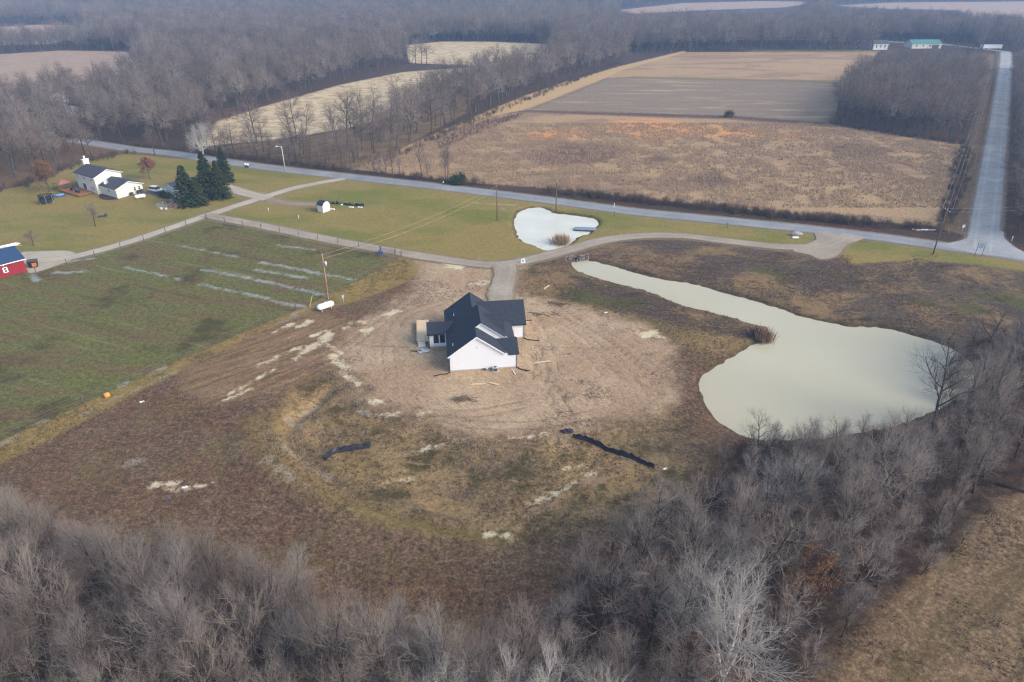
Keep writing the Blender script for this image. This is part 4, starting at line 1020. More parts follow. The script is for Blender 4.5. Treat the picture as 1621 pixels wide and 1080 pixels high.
# dry grass, weeds and reeds
def tufts(name, P, Z, hmin, hmax, wid, n_bl, mat, seed, label, cat):
    rr = np.random.RandomState(seed); n = len(P) * n_bl
    c = np.repeat(np.column_stack([P, Z]), n_bl, 0) + np.column_stack([rr.randn(n, 2) * 0.10, np.zeros(n)])
    a = rr.rand(n) * 6.28; hh = rr.uniform(hmin, hmax, n); ln = rr.uniform(0.1, 0.6, n) * hh; b_ = rr.rand(n) * 6.28
    u = np.column_stack([np.cos(a), np.sin(a), np.zeros(n)]) * (wid * (0.6 + 0.8 * rr.rand(n)))[:, None]
    tip = c + np.column_stack([np.cos(b_) * ln, np.sin(b_) * ln, hh])
    u2 = np.cross(u, [0, 0, 1.0]) * 0.8
    V = np.stack([c - u, c + u, c + u2, tip], 1).reshape(-1, 3); k = np.arange(n) * 4
    F = np.concatenate([np.stack([k, k + 1, k + 3], 1), np.stack([k + 1, k + 2, k + 3], 1), np.stack([k + 2, k, k + 3], 1)])
    return tag(link(name, np_mesh(name, V, F, mat)), label, cat, kind='stuff')
rr = np.random.RandomState(90)
def rnd(n, x0, x1, y0, y1): return np.column_stack([rr.uniform(x0, x1, n), rr.uniform(y0, y1, n)])
def gz(P): return height(P, pond_sd(P), roads_sd(P))
P = rnd(70000, -75, 100, 36, 150)
keep = in_view(P, 0, margin=2) & (poly_sd(P, DIRT) < -1.5) & (pond_sd(P) < -0.6) & (roads_sd(P) < -0.8) & ~inside(P, PASTURE) & ~inside(P, LAWN) & ~inside(P, STREAK)
P = P[keep & (vnoise(P, 6, 9) + 0.6 * vnoise(P, 2, 10) > 0.72)]
tufts('weeds', P, gz(P), 0.10, 0.34, 0.045, 3, M['weed'], 91, 'dead brown weeds over the rough ground around the bare yard', 'weeds')
P = rnd(60000, -60, 175, 185, 300)
P = P[inside(P, BIGFIELD) & (vnoise(P, 5, 12) + .5 * vnoise(P, 1.5, 13) > 0.55)]
tufts('dry_reeds', P, gz(P), 0.4, 1.2, 0.10, 2, M['reed'], 92, 'dry tan reed grass covering the big field across the road', 'grass')

P = rnd(60000, -70, 60, 62, 135)
dd = np.maximum(np.maximum(poly_sd(P, DIRT), poly_sd(P, STREAK)), poly_sd(P, INNER) - 1)
P = P[in_view(P, 0, margin=2) & (dd > -2) & (roads_sd(P) < -1) & (pond_sd(P) < -1) & (vnoise(P, 7, 21) + .7 * vnoise(P, 2.2, 22) > np.where(poly_sd(P, DIRT) > 5, 1.27, 1.0))]
hq = np.array([hp_ for hp_ in [(-10.4, 97.6)]])[0]; u_ = (P - hq) @ np.array([math.cos(.122), math.sin(.122)]); v_ = (P - hq) @ np.array([-math.sin(.122), math.cos(.122)])
P = P[~((u_ > -6) & (u_ < 15) & (v_ > -1) & (v_ < 19))]
tufts('earth_clods', P, gz(P), 0.06, 0.20, 0.10, 2, M['clod'], 93, 'clods of turned earth over the bare yard and muddy ground', 'clods')
# ------------------------------------------------------------------ the new white house on bare earth
HA = math.radians(7.0)
house = empty('new_house', (-10.4, 97.6, 0), HA, 'white new house with a dark shingle roof standing on the bare earth', 'house')
def pl(a, b_, c): return lambda u, v: a + b_ * u + c * v
SL = 0.735
sl_L = pl(3.0 + SL * 0.3, SL, 0)
roofs = [
    ('main', [(-.3,-.3),(4.6,-.3),(4.6,3.0),(5.6,3.0),(5.6,10.3),(4.6,10.3),(4.6,17.1),(-.3,17.1)], sl_L),
    ('near', [(4.6,-.3),(9.4,-.3),(9.4,3.3),(4.6,3.3)], pl(6.6 + SL * 4.6, -SL, 0)),
    ('upper', [(5.6,3.0),(9.7,3.0),(9.7,10.3),(5.6,10.3)], pl(7.335 + SL * 5.6, -SL, 0)),
    ('porch', [(9.7,3.7),(11.6,3.7),(11.6,10.2),(9.7,10.2)], pl(4.32 + .69 * 9.7, -.69, 0)),
    ('far', [(4.6,10.3),(9.4,10.3),(9.4,17.1),(4.6,17.1)], pl(6.6 + SL * 4.6, -SL, 0)),
    ('cross_near', [(6.0,7.2),(9.85,7.2),(9.85,4.5)][::-1], pl(7.0 - 1.04 * 7.2, 0, 1.04)),
    ('cross_far', [(6.0,7.2),(9.85,7.2),(9.85,9.9)], pl(7.0 + 1.04 * 7.2, 0, -1.04)),
    ('garage_near', [(9.5,9.9),(14.3,9.9),(14.3,14.0),(5.4,14.0)], pl(6.0 - SL * 14, 0, SL)),
    ('garage_far', [(5.4,14.0),(14.3,14.0),(14.3,18.1),(9.5,18.1)], pl(6.0 + SL * 14, 0, -SL)),
    ('wing_near', [(9.84,0),(11.7,0),(11.7,3.1),(8.0,3.1)], pl(4.1 - .435 * 3.1, 0, .435)),
    ('wing_far', [(8.0,3.1),(11.7,3.1),(11.7,4.9),(9.2,4.9)], pl(4.1 + .435 * 3.1, 0, -.435)),
    ('sun_near', [(-3.6,8.2),(-.5,8.2),(1.54,10.2),(-3.6,10.2)], pl(4.35 - .75 * 10.2, 0, .75)),
    ('sun_far', [(-3.6,10.2),(1.54,10.2),(-.5,12.2),(-3.6,12.2)], pl(4.35 + .75 * 10.2, 0, -.75))]
rf = MB(); fa = MB()
for i, (nm, poly, fn) in enumerate(roofs):
    a2 = sum(poly[k][0] * poly[(k + 1) % len(poly)][1] - poly[(k + 1) % len(poly)][0] * poly[k][1] for k in range(len(poly)))
    if a2 < 0: poly = poly[::-1]
    rf.slab(poly, fn, 0.07, 0.004 * (i % 5))
    cu, cv = sum(p[0] for p in poly) / len(poly), sum(p[1] for p in poly) / len(poly)
    inn = [(u + (0.03 if cu > u else -0.03), v + (0.03 if cv > v else -0.03)) for u, v in poly]
    fa.slab(inn, fn, 0.17, -0.075 + 0.004 * (i % 5))
roof = rf.build('roof', M['shingle'], house); fa.build('fascia', M['white_trim'], house)
w_ = MB()
w_.prism([(0,0.25),(11.3,0.25),(11.3,2.55),(9.3,2.75),(4.6,6.25),(0,2.85)], 'y', 0.0, 3.15)
w_.prism([(0,0.25),(9.0,0.25),(9.0,3.0),(4.6,6.25),(0,2.84)], 'y', 3.15, 16.8)
w_.prism([(2.0,3.0),(9.45,3.0),(9.45,4.1),(5.6,6.95),(2.0,4.3)], 'y', 3.32, 10.0)
w_.prism([(0.5,2.3),(3.1,3.75),(4.8,2.9),(4.8,2.3)], 'x', 9.6, 11.26)
w_.prism([(10.2,0.25),(17.8,0.25),(17.8,2.9),(14.0,5.75),(10.2,2.9)], 'x', 9.0, 13.9)
w_.prism([(4.9,3.3),(9.5,3.3),(9.5,4.3),(7.2,6.7),(4.9,4.3)], 'x', 6.2, 9.52)
w_.prism([(8.5,0.3),(11.9,0.3),(11.9,2.8),(10.2,4.05),(8.5,2.8)], 'x', -3.2, 0.01)
w_.build('wall', M['white_siding'], house)
f_ = MB(); f_.box(0.03, 11.27, 0.03, 3.1, -0.4, 0.25); f_.box(0.03, 8.97, 3.1, 16.77, -0.4, 0.25); f_.box(9.0, 13.87, 10.23, 17.77, -0.4, 0.25); f_.box(-3.15, 0.0, 8.55, 11.85, -0.4, 0.3)
f_.build('foundation', M['concrete'], house)
def window(parent, u0, u1, v, z0, z1, mull=0, frame='black', glass='glass', d=-0.035, axis='y'):
    fr = MB(); gl = MB()
    def bx(mb, a0, a1, e0, e1, c0, c1):
        if axis == 'y': mb.box(a0, a1, min(e0, e1), max(e0, e1), c0, c1)
        else: mb.box(min(e0, e1), max(e0, e1), a0, a1, c0, c1)
    t_ = 0.07
    bx(fr, u0, u0 + t_, v + d, v + .01, z0, z1); bx(fr, u1 - t_, u1, v + d, v + .01, z0, z1)
    bx(fr, u0 + t_, u1 - t_, v + d, v + .01, z0, z0 + t_); bx(fr, u0 + t_, u1 - t_, v + d, v + .01, z1 - t_, z1)
    zm = (z0 + z1) / 2; bx(fr, u0 + t_, u1 - t_, v + d, v + .01, zm - .03, zm + .03)
    for k in range(mull):
        um = u0 + (u1 - u0) * (k + 1) / (mull + 1); bx(fr, um - .025, um + .025, v + d * .8, v + .01, z0 + t_, z1 - t_)
    o = fr.build('window', M[frame], parent)
    bx(gl, u0 + t_ * .5, u1 - t_ * .5, v + d * .45, v + .008, z0 + t_ * .5, z1 - t_ * .5)
    gl.build('pane', M[glass], o)
window(house, -2.45, -1.55, 8.5, 0.95, 2.45); window(house, -1.35, -0.45, 8.5, 0.95, 2.45)
window(house, 2.0, 3.0, 0.0, -9.0, -8.0) if False else None
dr = MB(); dr.box(11.0, 12.0, 10.155, 10.22, 0.3, 2.35)
drn = dr.build('door', M['white_trim'], house); kb = MB(); kb.revolve([(0.001, -.06), (.035, -.05), (.035, -.01), (.02, 0)], 8, (11.9, 10.155, 1.25), 'y'); kb.build('handle', M['black'], drn)
dt = MB()
for x0, x1, z0, z1 in [(10.93, 11.0, .3, 2.42), (12.0, 12.07, .3, 2.42), (11.0, 12.0, 2.35, 2.42)]: dt.box(x0, x1, 10.14, 10.205, z0, z1)
dt.build('door_trim', M['ac_grey'], house)
gv = MB(); gv.box(-0.18, -0.03, -0.02, -0.0, 0, 0.01)
# gable vent, rake boards, downspouts, roof vents
gv = MB(); gv.revolve([(0.17, -.03), (.17, .01)], 10, (4.6, 0.0, 4.35), 'y'); gv.build('gable_vent', M['ac_grey'], house)
rk = MB()
for (u0, z0, u1, z1) in [(-.28, 2.86, 4.6, 6.44), (4.6, 6.44, 9.38, 2.93)]:
    rk.add([(u0, -.295, z0 - .2), (u1, -.295, z1 - .2), (u1, -.295, z1), (u0, -.295, z0), (u0, -.255, z0 - .2), (u1, -.255, z1 - .2), (u1, -.255, z1), (u0, -.255, z0)],
           [(0,1,2,3),(7,6,5,4),(0,4,5,1),(1,5,6,2),(2,6,7,3),(3,7,4,0)])
rk.build('rake_board', M['white_trim'], house)
for u, v, z1 in [(0.02, -0.06, 2.9), (11.3, -0.06, 2.7), (13.92, 10.13, 2.85), (-3.24, 8.44, 2.7)]:
    d_ = MB(); d_.tube([(u, v, z1), (u, v, 0.12), (u, v - .18, 0.04)], 0.055, 6); d_.build('downspout', M['black'], house)
for u, v in [(0.75, 2.2), (1.4, 12.4)]:
    d_ = MB(); z = sl_L(u, v); d_.revolve([(.10, z - .1), (.10, z + .02), (.055, z + .05), (.055, z + .42)], 8, (u, v, 0)); d_.build('roof_vent', M['tank_white'], house)
gt = MB()
for u0, u1, v, z in [(-3.6, -.5, 8.16, 2.80), (9.6, 14.3, 9.86, 2.93), (9.9, 11.7, -.04, 2.70)]: gt.box(u0, u1, v - .10, v, z - .10, z + .02)
gt.build('gutter', M['black'], house)
# plywood deck with steps
dk = MB(); dk.box(-5.4, -3.25, 10.0, 18.0, 0.78, 0.86); dk.box(-3.25, -0.03, 12.0, 17.0, 0.78, 0.86)
deck = dk.build('deck', M['plywood'], house)
for x, y in [(-5.3, 10.1), (-3.4, 10.1), (-5.3, 14), (-5.3, 17.9), (-3.4, 17.9)]:
    p = MB(); p.box(x - .06, x + .06, y - .06, y + .06, -0.1, 0.78); p.build('deck_post', M['lumber'], deck)
rm = MB(); rm.box(-5.4, -5.36, 10.0, 18.0, 0.55, 0.78); rm.box(-5.36, -3.25, 9.97, 10.0, .55, .78); rm.box(-5.52, -5.42, 10.0, 18.0, 0.80, 0.95); rm.build('rim_joist', M['lumber'], deck)
st = MB()
for k in range(3): st.box(-5.25, -3.95, 9.97 - .3 * (k + 1), 9.97 - .3 * k, 0.0, 0.62 - .2 * k)
st.build('steps', M['ac_grey'], house)
ra = MB()
for x in (-3.95, -3.35): ra.tube([(x, 10.05, .86), (x, 10.05, 1.75)], .03, 5)
for z in (1.2, 1.72): ra.tube([(-3.95, 10.05, z), (-3.35, 10.05, z)], .025, 5)
ra.build('railing', M['black'], house)
def hp(u, v, z=0.0):
    return (-10.4 + u * math.cos(HA) - v * math.sin(HA), 97.6 + u * math.sin(HA) + v * math.cos(HA), z)
# things by the house
ac = empty('air_conditioner', hp(7.55, -0.65), HA, 'pale grey air conditioner unit against the white gable wall of the new house', 'air conditioner')
a_ = MB(); a_.box(-.45, .45, -.36, .36, 0.08, .78); a_.build('cabinet', M['ac_grey'], ac, bevel=.03)
a_ = MB(); a_.revolve([(.27, .78), (.27, .81), (.10, .83)], 14); a_.build('fan_grille', M['dark_grey'], ac)
a_ = MB(); a_.box(-.55, .55, -.46, .46, -.04, .08); a_.build('pad', M['concrete'], ac)
a_ = MB(); a_.box(-.47, -.452, -.28, .28, .16, .7); a_.box(-.36, .36, -.372, -.362, .16, .7); a_.build('louvre', M['dark_grey'], ac)
mt = empty('wall_spigot_box', hp(6.0, -0.18), HA, 'low pair of dark utility boxes at the foot of the white gable wall', 'utility box')
a_ = MB(); a_.box(-.42, -.08, -.1, .14, 0, .32); a_.build('left_box', M['dark_grey'], mt, bevel=.02)
a_ = MB(); a_.box(.06, .40, -.1, .14, 0, .30); a_.build('box_cover', M['galv'], mt, bevel=.02)
def lay(pts, r, name, mat, label, cat, sides=7, group=None):
    m_ = MB(); m_.tube(pts, r, sides); return tag(m_.build(name, M[mat], None, True), label, cat, group)
lay([hp(-.05, -.35, .12), hp(-.5, -.7, .08), hp(-1.6, -.8, .07), hp(-2.7, -1.15, .07)], .085, 'drain_pipe', 'black', 'black drain pipe lying left from the near left corner of the new house', 'drain pipe')
lay([hp(11.4, -.2, .12), hp(11.9, -.7, .08), hp(12.7, -1.2, .07), hp(13.4, -1.3, .07)], .085, 'drain_pipe', 'black', 'black drain pipe curving right from the near right corner of the new house', 'drain pipe')
lay([hp(13.95, 9.9, .1), hp(14.7, 9.3, .08), hp(15.6, 9.0, .07), hp(16.6, 8.7, .07)], .085, 'drain_pipe', 'black', 'black drain pipe running right from the garage wing of the new house', 'drain pipe')
lay([hp(14.5, 16.6, .08), hp(15.4, 16.9, .07), hp(16.4, 16.9, .07)], .085, 'drain_pipe', 'black', 'black drain pipe behind the garage wing of the new house', 'drain pipe')
lay([hp(-3.4, 8.0, .1), hp(-4.4, 7.5, .07), hp(-5.6, 7.6, .06), hp(-6.6, 7.8, .06)], .08, 'drain_pipe', 'black', 'black drain pipe lying left of the double-windowed sunroom', 'drain pipe')
lay([hp(10.35, -.3, .07), hp(10.75, -2.3, .06)], .06, 'plastic_pipe', 'tank_white', 'white plastic pipe lying on the earth by the near right house corner', 'pipe')
pa = MB(); pa.box(-1.0, .9, -.5, .5, 0.02, .10); pa.box(-.8, 1.2, -.2, .1, .10, .15); pa.box(-.3, .1, -.7, .9, .15, .19)
o = pa.build('scrap_boards', M['galv']); o.location = hp(-4.3, 7.4); o.rotation_euler[2] = .5; tag(o, 'grey scrap boards lying on the ground below the deck steps', 'boards')
for k, (px, py, lx, rz, lb) in enumerate([(756, 609, 1.3, .1, 'yellow plank lying alone on the earth in front of the white gable'), (781, 608, .9, -.4, 'short yellow plank right of the other plank in front of the gable'), (858, 574, 1.7, .25, 'yellow plank on the earth right of the near house corner'), (866, 455, 1.2, 1.0, 'plank lying beside the gravel drive behind the house')]):
    m_ = MB(); m_.box(-lx, lx, -.09, .09, 0.02, .08); m_.box(-lx * .7, lx * .9, .10, .3, .02, .07)
    o = m_.build('plank', M['lumber']); o.location = at(px, py); o.rotation_euler[2] = rz; tag(o, lb, 'plank')
m_ = MB(); rr_ = random.Random(4)
for k in range(26):
    a = rr_.uniform(0, 3.14); l = rr_.uniform(.5, 1.5); c = (rr_.uniform(-1.2, 1.2), rr_.uniform(-.6, .6), rr_.uniform(.05, .5)); d = (math.cos(a) * l, math.sin(a) * l * .6, rr_.uniform(-.1, .25))
    m_.tube([(c[0] - d[0], c[1] - d[1], max(.04, c[2] - d[2])), (c[0] + d[0], c[1] + d[1], c[2] + d[2])], rr_.uniform(.02, .05), 5)
o = m_.build('brush_heap', M['brush']); o.location = at(733, 633); tag(o, 'small square heap of brush and sticks on the bare earth below the house', 'brush heap')
for i, (px, py, seed, lb) in enumerate([(862, 498, 5, 'pile of broken sticks on the earth right of the garage wing'), (880, 480, 8, 'scatter of branches along the edge of the earth behind the garage')]):
    m_ = MB(); rr_ = random.Random(seed)
    for k in range(14):
        a = rr_.gauss(-.45, .4); l = rr_.uniform(.4, 1.6); cx, cy = rr_.uniform(-2.4, 2.4), rr_.uniform(-.7, .7)
        m_.tube([(cx - math.cos(a) * l, cy - math.sin(a) * l, .06), (cx, cy, .10 + rr_.uniform(0, .1)), (cx + math.cos(a) * l, cy + math.sin(a) * l, .06)], .045, 5)
    o = m_.build('stick_pile', M['brush']); o.location = at(px, py); tag(o, lb, 'sticks')

# ------------------------------------------------------------------ silt fences
def zat(x, y): return float(gz(np.array([[x, y]]))[0])
def silt(name, pts, hgt, label, seed, lean=0.3):
    r_ = random.Random(seed); z0 = zat(*pts[0]); e = empty(name, (pts[0][0], pts[0][1], z0), 0, label, 'silt fence')
    P_ = np.array(pts) - np.array(pts[0]); L = np.concatenate([[0], np.cumsum(np.linalg.norm(np.diff(P_, axis=0), axis=1))]); n = max(6, int(L[-1] / .45))
    s = np.linspace(0, L[-1], n); p = np.stack([np.interp(s, L, P_[:, 0]), np.interp(s, L, P_[:, 1])], 1)
    m_ = MB(); vs_ = []
    dz = [zat(x + pts[0][0], y + pts[0][1]) - z0 - .05 for x, y in p]
    for k, (x, y) in enumerate(p):
        b0_ = len(vs_); hh = hgt * (1 + r_.uniform(-.25, .2)); sag = r_.uniform(0, .12)
        vs_ += [(x, y - .02, 0), (x + sag, y + lean * hh * .5 + r_.uniform(-.08, .08), hh * .55), (x, y + lean * hh + r_.uniform(-.1, .1), hh), (x, y + lean * hh + .04, hh + .01), (x + sag, y + lean * hh * .5 + .06, hh * .5), (x, y + .05, 0)]
        vs_[b0_:] = [(a, b_, c_ + dz[k]) for a, b_, c_ in vs_[b0_:]]
    fs = []
    for k in range(n - 1):
        for j in range(6):
            j2 = (j + 1) % 6; fs.append((k * 6 + j, (k + 1) * 6 + j, (k + 1) * 6 + j2, k * 6 + j2))
    m_.add(vs_, fs); m_.build('fabric', M['fabric_black'], e)
    for k in range(0, n, 5):
        x, y = p[k]; q = MB(); q.tube([(x, y + .10, dz[k] - .2), (x, y + .10 + lean * hgt, dz[k] + hgt + .22)], .028, 5); q.build('stake', M['fence_wood'], e)
silt('silt_fence', [at(*q)[:2] for q in [(515, 727), (522, 718), (533, 712), (552, 709), (568, 706), (585, 703)]], 0.85, 'short crumpled black silt fence left of the yellow mud streak', 3)
silt('silt_fence', [at(*q)[:2] for q in [(907, 692), (930, 697), (950, 704), (975, 714), (1000, 722), (1018, 730), (1036, 736)]], 0.8, 'long straight black silt fence below the right part of the bare yard', 4)
m_ = MB(); m_.blob((0, 0, .2), (.8, .45, .3), 3, 9, 6, .35); m_.blob((.7, .1, .15), (.4, .3, .22), 5, 8, 5, .35); o = m_.build('fabric_heap', M['fabric_black']); o.location = at(897, 684); o.location[2] = zat(o.location[0], o.location[1]); tag(o, 'crumpled blue-black fabric heap just left of the long silt fence', 'fabric heap')

# ------------------------------------------------------------------ propane tanks
def tank(px, py, rz, L, rad, label):
    e = empty('propane_tank', at(px, py), rz, label, 'propane tank')
    m_ = MB(); prof = [(rad * math.cos(a), -L / 2 + rad - rad * math.sin(a) * 1.0) for a in [1.5, 1.2, .9, .6, .3, 0]]
    prof = [(max(.02, r_), z) for r_, z in prof]; prof += [(r_, -z) for r_, z in prof[::-1]]
    m_.revolve(prof, 16, (0, 0, rad + .25), 'x'); b_ = m_.build('vessel', M['tank_white'], e, True)
    m_ = MB(); m_.revolve([(.16, 0), (.18, .1), (.16, .2), (.05, .26)], 10, (0, 0, 2 * rad + .23)); m_.build('valve_dome', M['galv'], e)
    for x in (-L * .28, L * .28):
        q = MB(); q.box(x - .08, x + .08, -rad * .7, rad * .7, 0, .34); q.build('foot', M['concrete'], e)
tank(516, 490, math.radians(42), 3.6, .62, 'white propane tank by the utility pole at the pasture corner')
tank(223, 315, math.radians(38), 3.0, .55, 'white propane tank on the lawn in front of the farmhouse garage')
ps = empty('meter_pedestal', at(544, 480), .2, 'grey electric meter pedestal standing right of the propane tank', 'meter pedestal')
m_ = MB(); m_.tube([(0, 0, -.1), (0, 0, 1.1)], .06, 6); m_.build('post', M['galv'], ps)
m_ = MB(); m_.box(-.22, .22, -.12, .12, 1.0, 1.75); m_.build('meter_box', M['galv'], ps, bevel=.03)
m_ = MB(); m_.revolve([(.10, -.20), (.11, -.12)], 10, (0, 0, 1.5), 'y'); m_.build('meter_dial', M['tank_white'], ps)

# ------------------------------------------------------------------ utility poles and lines
def pole(px, py, hgt, mat, label, arm=0.0, arm_rz=0.0, trans=False, rad=.14, shield=None, xy=None):
    p = xy or at(px, py)
    e = empty('utility_pole', (p[0], p[1], 0), arm_rz, label, 'utility pole')
    m_ = MB(); m_.tube([(0, 0, -.3), (0, 0, hgt * .5), (0, 0, hgt)], [rad * 1.15, rad, rad * .75], 9); m_.build('shaft', M[mat], e, True)
    if arm:
        m_ = MB(); m_.box(-arm / 2, arm / 2, -.16, -.06, hgt - .55, hgt - .42); ar = m_.build('crossarm', M['pole_wood'], e)
        for x in (-arm * .46, 0.0, arm * .46):
            q = MB(); q.revolve([(.035, 0), (.075, .05), (.06, .10), (.08, .15), (.03, .22)], 8, (x, -.11, hgt - .42)); q.build('insulator', M['tank_white'], ar)
    else:
        q = MB(); q.revolve([(.04, 0), (.08, .05), (.06, .12), (.08, .17), (.03, .25)], 8, (0, 0, hgt)); q.build('insulator', M['galv'], e)
    if trans:
        q = MB(); q.revolve([(.10, 0), (.27, .04), (.28, .85), (.20, .95), (.06, 1.02)], 12, (.42, 0, hgt - 2.4)); q.build('transformer', M['galv'], e, True)
    if shield:
        q = MB(); q.tube([(.02, -.16, 0), (.02, -.14, shield)], .06, 6); q.build('cable_guard', M['galv'], e)
    return (p[0], p[1], hgt), e
def wire(p, q, sag, r_, name, label, mat='wire', cat='power line', group=None):
    p, q = Vector(p), Vector(q); n = 14
    pts = [(p.lerp(q, k / n) - Vector((0, 0, 4 * sag * (k / n) * (1 - k / n)))) for k in range(n + 1)]
    m_ = MB(); m_.tube(pts, r_, 4); return tag(m_.build(name, M[mat]), label, cat, group)
t518, e518 = pole(520, 473, 9.6, 'pole_rust', 'reddish utility pole with a transformer at the corner of the green pasture', trans=True, shield=1.6)
t787, _ = pole(787, 349, 9.3, 'pole_wood', 'dark utility pole on the lawn left of the small pond')
t880, _ = pole(880, 335.5, 8.4, 'pole_wood', 'dark utility pole on the grass bank behind the small pond', shield=None)
t1479, _ = pole(1477, 402, 11.0, 'pole_wood', 'tall utility pole with a crossarm beside the road junction', arm=2.6, arm_rz=1.45)
g_ = MB(); ga = at(490, 486); g_.tube([(ga[0], ga[1], 0), Vector(ga).lerp(Vector(t518), .22)], .07, 6); yg = empty('guy_wire', (0, 0, 0), 0, 'guy wire with a yellow guard running down left of the reddish pole', 'guy wire')
g_.build('guard', M['yellow'], yg); g_ = MB(); g_.tube([Vector(ga).lerp(Vector(t518), .22), Vector(t518) - Vector((0, 0, 1))], .02, 4); g_.build('cable', M['wire'], yg)
wire((t518[0], t518[1], t518[2]), (t787[0], t787[1], t787[2]), 1.2, .018, 'power_line', 'upper thin wire from the reddish pole over the pasture to the lawn pole', 'bright_wire')
wire((t518[0], t518[1], t518[2] - .8), (t787[0], t787[1], t787[2] - 1.0), 1.5, .018, 'power_line', 'lower thin wire from the reddish pole over the pasture to the lawn pole', 'bright_wire')
far787 = at(700, 283); wire(t787, (far787[0] - 8, far787[1] + 6, 8.6), .6, .012, 'power_line', 'wire leaving the lawn pole toward the road')
wire(t787, t880, .5, .014, 'power_line', 'thin wire between the two dark poles either side of the small pond')
# poles up the straight road
sr = SIDE_ROAD; prev = [t1479]
SP = [at(1512, 300), at(1536, 222), at(1560, 148), at(1574, 104)]
tops = [t1479]
for k, p in enumerate(SP):
    t_, _ = pole(0, 0, 10.5, 'pole_wood', ['utility pole in the cleared strip left of the straight road, second from the junction', 'utility pole in the cleared strip left of the straight road, third from the junction', 'utility pole left of the straight road where the block of woods ends', 'farthest utility pole left of the straight road, near the distant houses'][k], arm=2.6, arm_rz=-.25, xy=(p[0], p[1]), rad=.12)
    tops.append(t_)
for k in range(len(tops) - 1):
    for j, off in enumerate((-1.2, 0, 1.2)):
        a, b_ = tops[k], tops[k + 1]
        wire((a[0] + off, a[1] - .1, a[2] - .2), (b_[0] + off, b_[1] - .1, b_[2] - .2), 1.1, .022, 'power_line', 'power line wire strung from pole to pole beside the long straight road', 'wire', 'power line', 'wires beside the straight road')
for j, dz in enumerate((0, -.8)):
    q = at(1760, 372); wire((t1479[0], t1479[1], t1479[2] + dz), (q[0], q[1], 10.4 + dz), 1.0, .013, 'power_line', ['upper wire crossing the road junction to the right edge', 'lower wire crossing the road junction to the right edge'][j], 'wire')
g2 = at(1502, 370); yg = empty('guy_wire', (0, 0, 0), 0, 'guy wire with a yellow guard beside the road junction', 'guy wire')
g_ = MB(); g_.tube([g2, Vector(g2).lerp(Vector(t1479), .22)], .07, 6); g_.build('guard', M['yellow'], yg)
g_ = MB(); g_.tube([Vector(g2).lerp(Vector(t1479), .22), Vector(t1479) - Vector((0, 0, .5))], .02, 4); g_.build('cable', M['wire'], yg)
lp = empty('street_lamp', at(452, 272), 0, 'tall pale metal street lamp on the grass beside the county road', 'street lamp')
m_ = MB(); m_.tube([(0, 0, -.2), (0, 0, 4), (0, 0, 8.2)], [.17, .14, .10], 8); m_.build('shaft', M['galv'], lp, True)
m_ = MB(); m_.tube([(0, 0, 7.9), (-.5, -.2, 8.3), (-1.1, -.4, 8.35)], .05, 6); m_.build('arm', M['galv'], lp)
m_ = MB(); m_.blob((-1.4, -.5, 8.33), (.42, .25, .16), 2, 9, 6, .02); m_.build('lamp_head', M['tank_white'], lp, True)
# ------------------------------------------------------------------ pasture fence
def fence(name, line, sp, hgt, label, wires=2, mat='fence_wood'):
    line = np.array(line); e = empty(name, (line[0][0], line[0][1], 0), 0, label, 'fence')
    L = np.concatenate([[0], np.cumsum(np.linalg.norm(np.diff(line, axis=0), axis=1))]); n = int(L[-1] / sp) + 1
    s = np.linspace(0, L[-1], n); p = np.stack([np.interp(s, L, line[:, 0]), np.interp(s, L, line[:, 1])], 1) - line[0]
    for x, y in p:
        q = MB(); q.tube([(x, y, -.2), (x, y, hgt)], .075, 6); q.build('post', M[mat], e)
    q = MB()
    for k in range(wires):
        q.tube([(x, y, hgt * (1 - .36 * k) - .06) for x, y in p], .012, 3)
    q.build('wire_strand', M['wire'], e)
fence('wire_fence', ats([(57, 431), (128, 413), (200, 390), (260, 369), (326, 346)]), 5.6, 1.35, 'wire fence with dark posts along the pale farm lane to the barn')
fence('wire_fence', ats([(328, 347), (430, 365), (500, 379), (570, 392), (636, 405)]), 6.0, 1.35, 'wire fence with dark posts along the gravel drive at the top of the pasture')
fence('wire_fence', ats([(634, 407), (585, 434), (535, 459), (478, 487), (390, 524), (300, 563), (200, 608), (67, 668), (-60, 722)]), 8.0, 1.3, 'wire fence with thin posts down the long diagonal edge of the pasture')
gt_ = empty('field_gate', at(603, 400), math.radians(-24), 'dark tube gate in the fence at the far corner of the pasture', 'gate')
m_ = MB()
for x in (0, 4.0): m_.tube([(x, 0, 0), (x, 0, 1.6)], .09, 6)
m_.build('gate_post', M['dark_grey'], gt_)
m_ = MB()
for z in (.3, .6, .9, 1.2): m_.tube([(.1, 0, z), (3.9, 0, z)], .028, 5)
m_.tube([(.1, 0, .3), (.1, 0, 1.2)], .03, 5); m_.tube([(3.9, 0, .3), (3.9, 0, 1.2)], .03, 5); m_.build('gate_leaf', M['dark_grey'], gt_)
m_ = MB(); m_.box(-.6, .6, -.4, .4, 0, .55); m_.revolve([(.34, .55), (.30, .75), (.1, .85)], 10); o = m_.build('water_trough', M['blue_plastic']); o.location = at(602, 402); tag(o, 'small dark blue trough by the pasture gate', 'trough')
# straw-coloured bale
bl = MB(); bl.revolve([(.02, -.6), (.5, -.6), (.62, -.5), (.64, 0), (.62, .5), (.5, .6), (.02, .6)], 16, (0, 0, .6), 'x'); o = bl.build('small_bale', M['bale'], None, True); o.location = at(170, 629); o.scale = (.66, .66, .66); o.rotation_euler[2] = .9; tag(o, 'small orange-brown bale on the golden grass strip beside the pasture', 'bale')
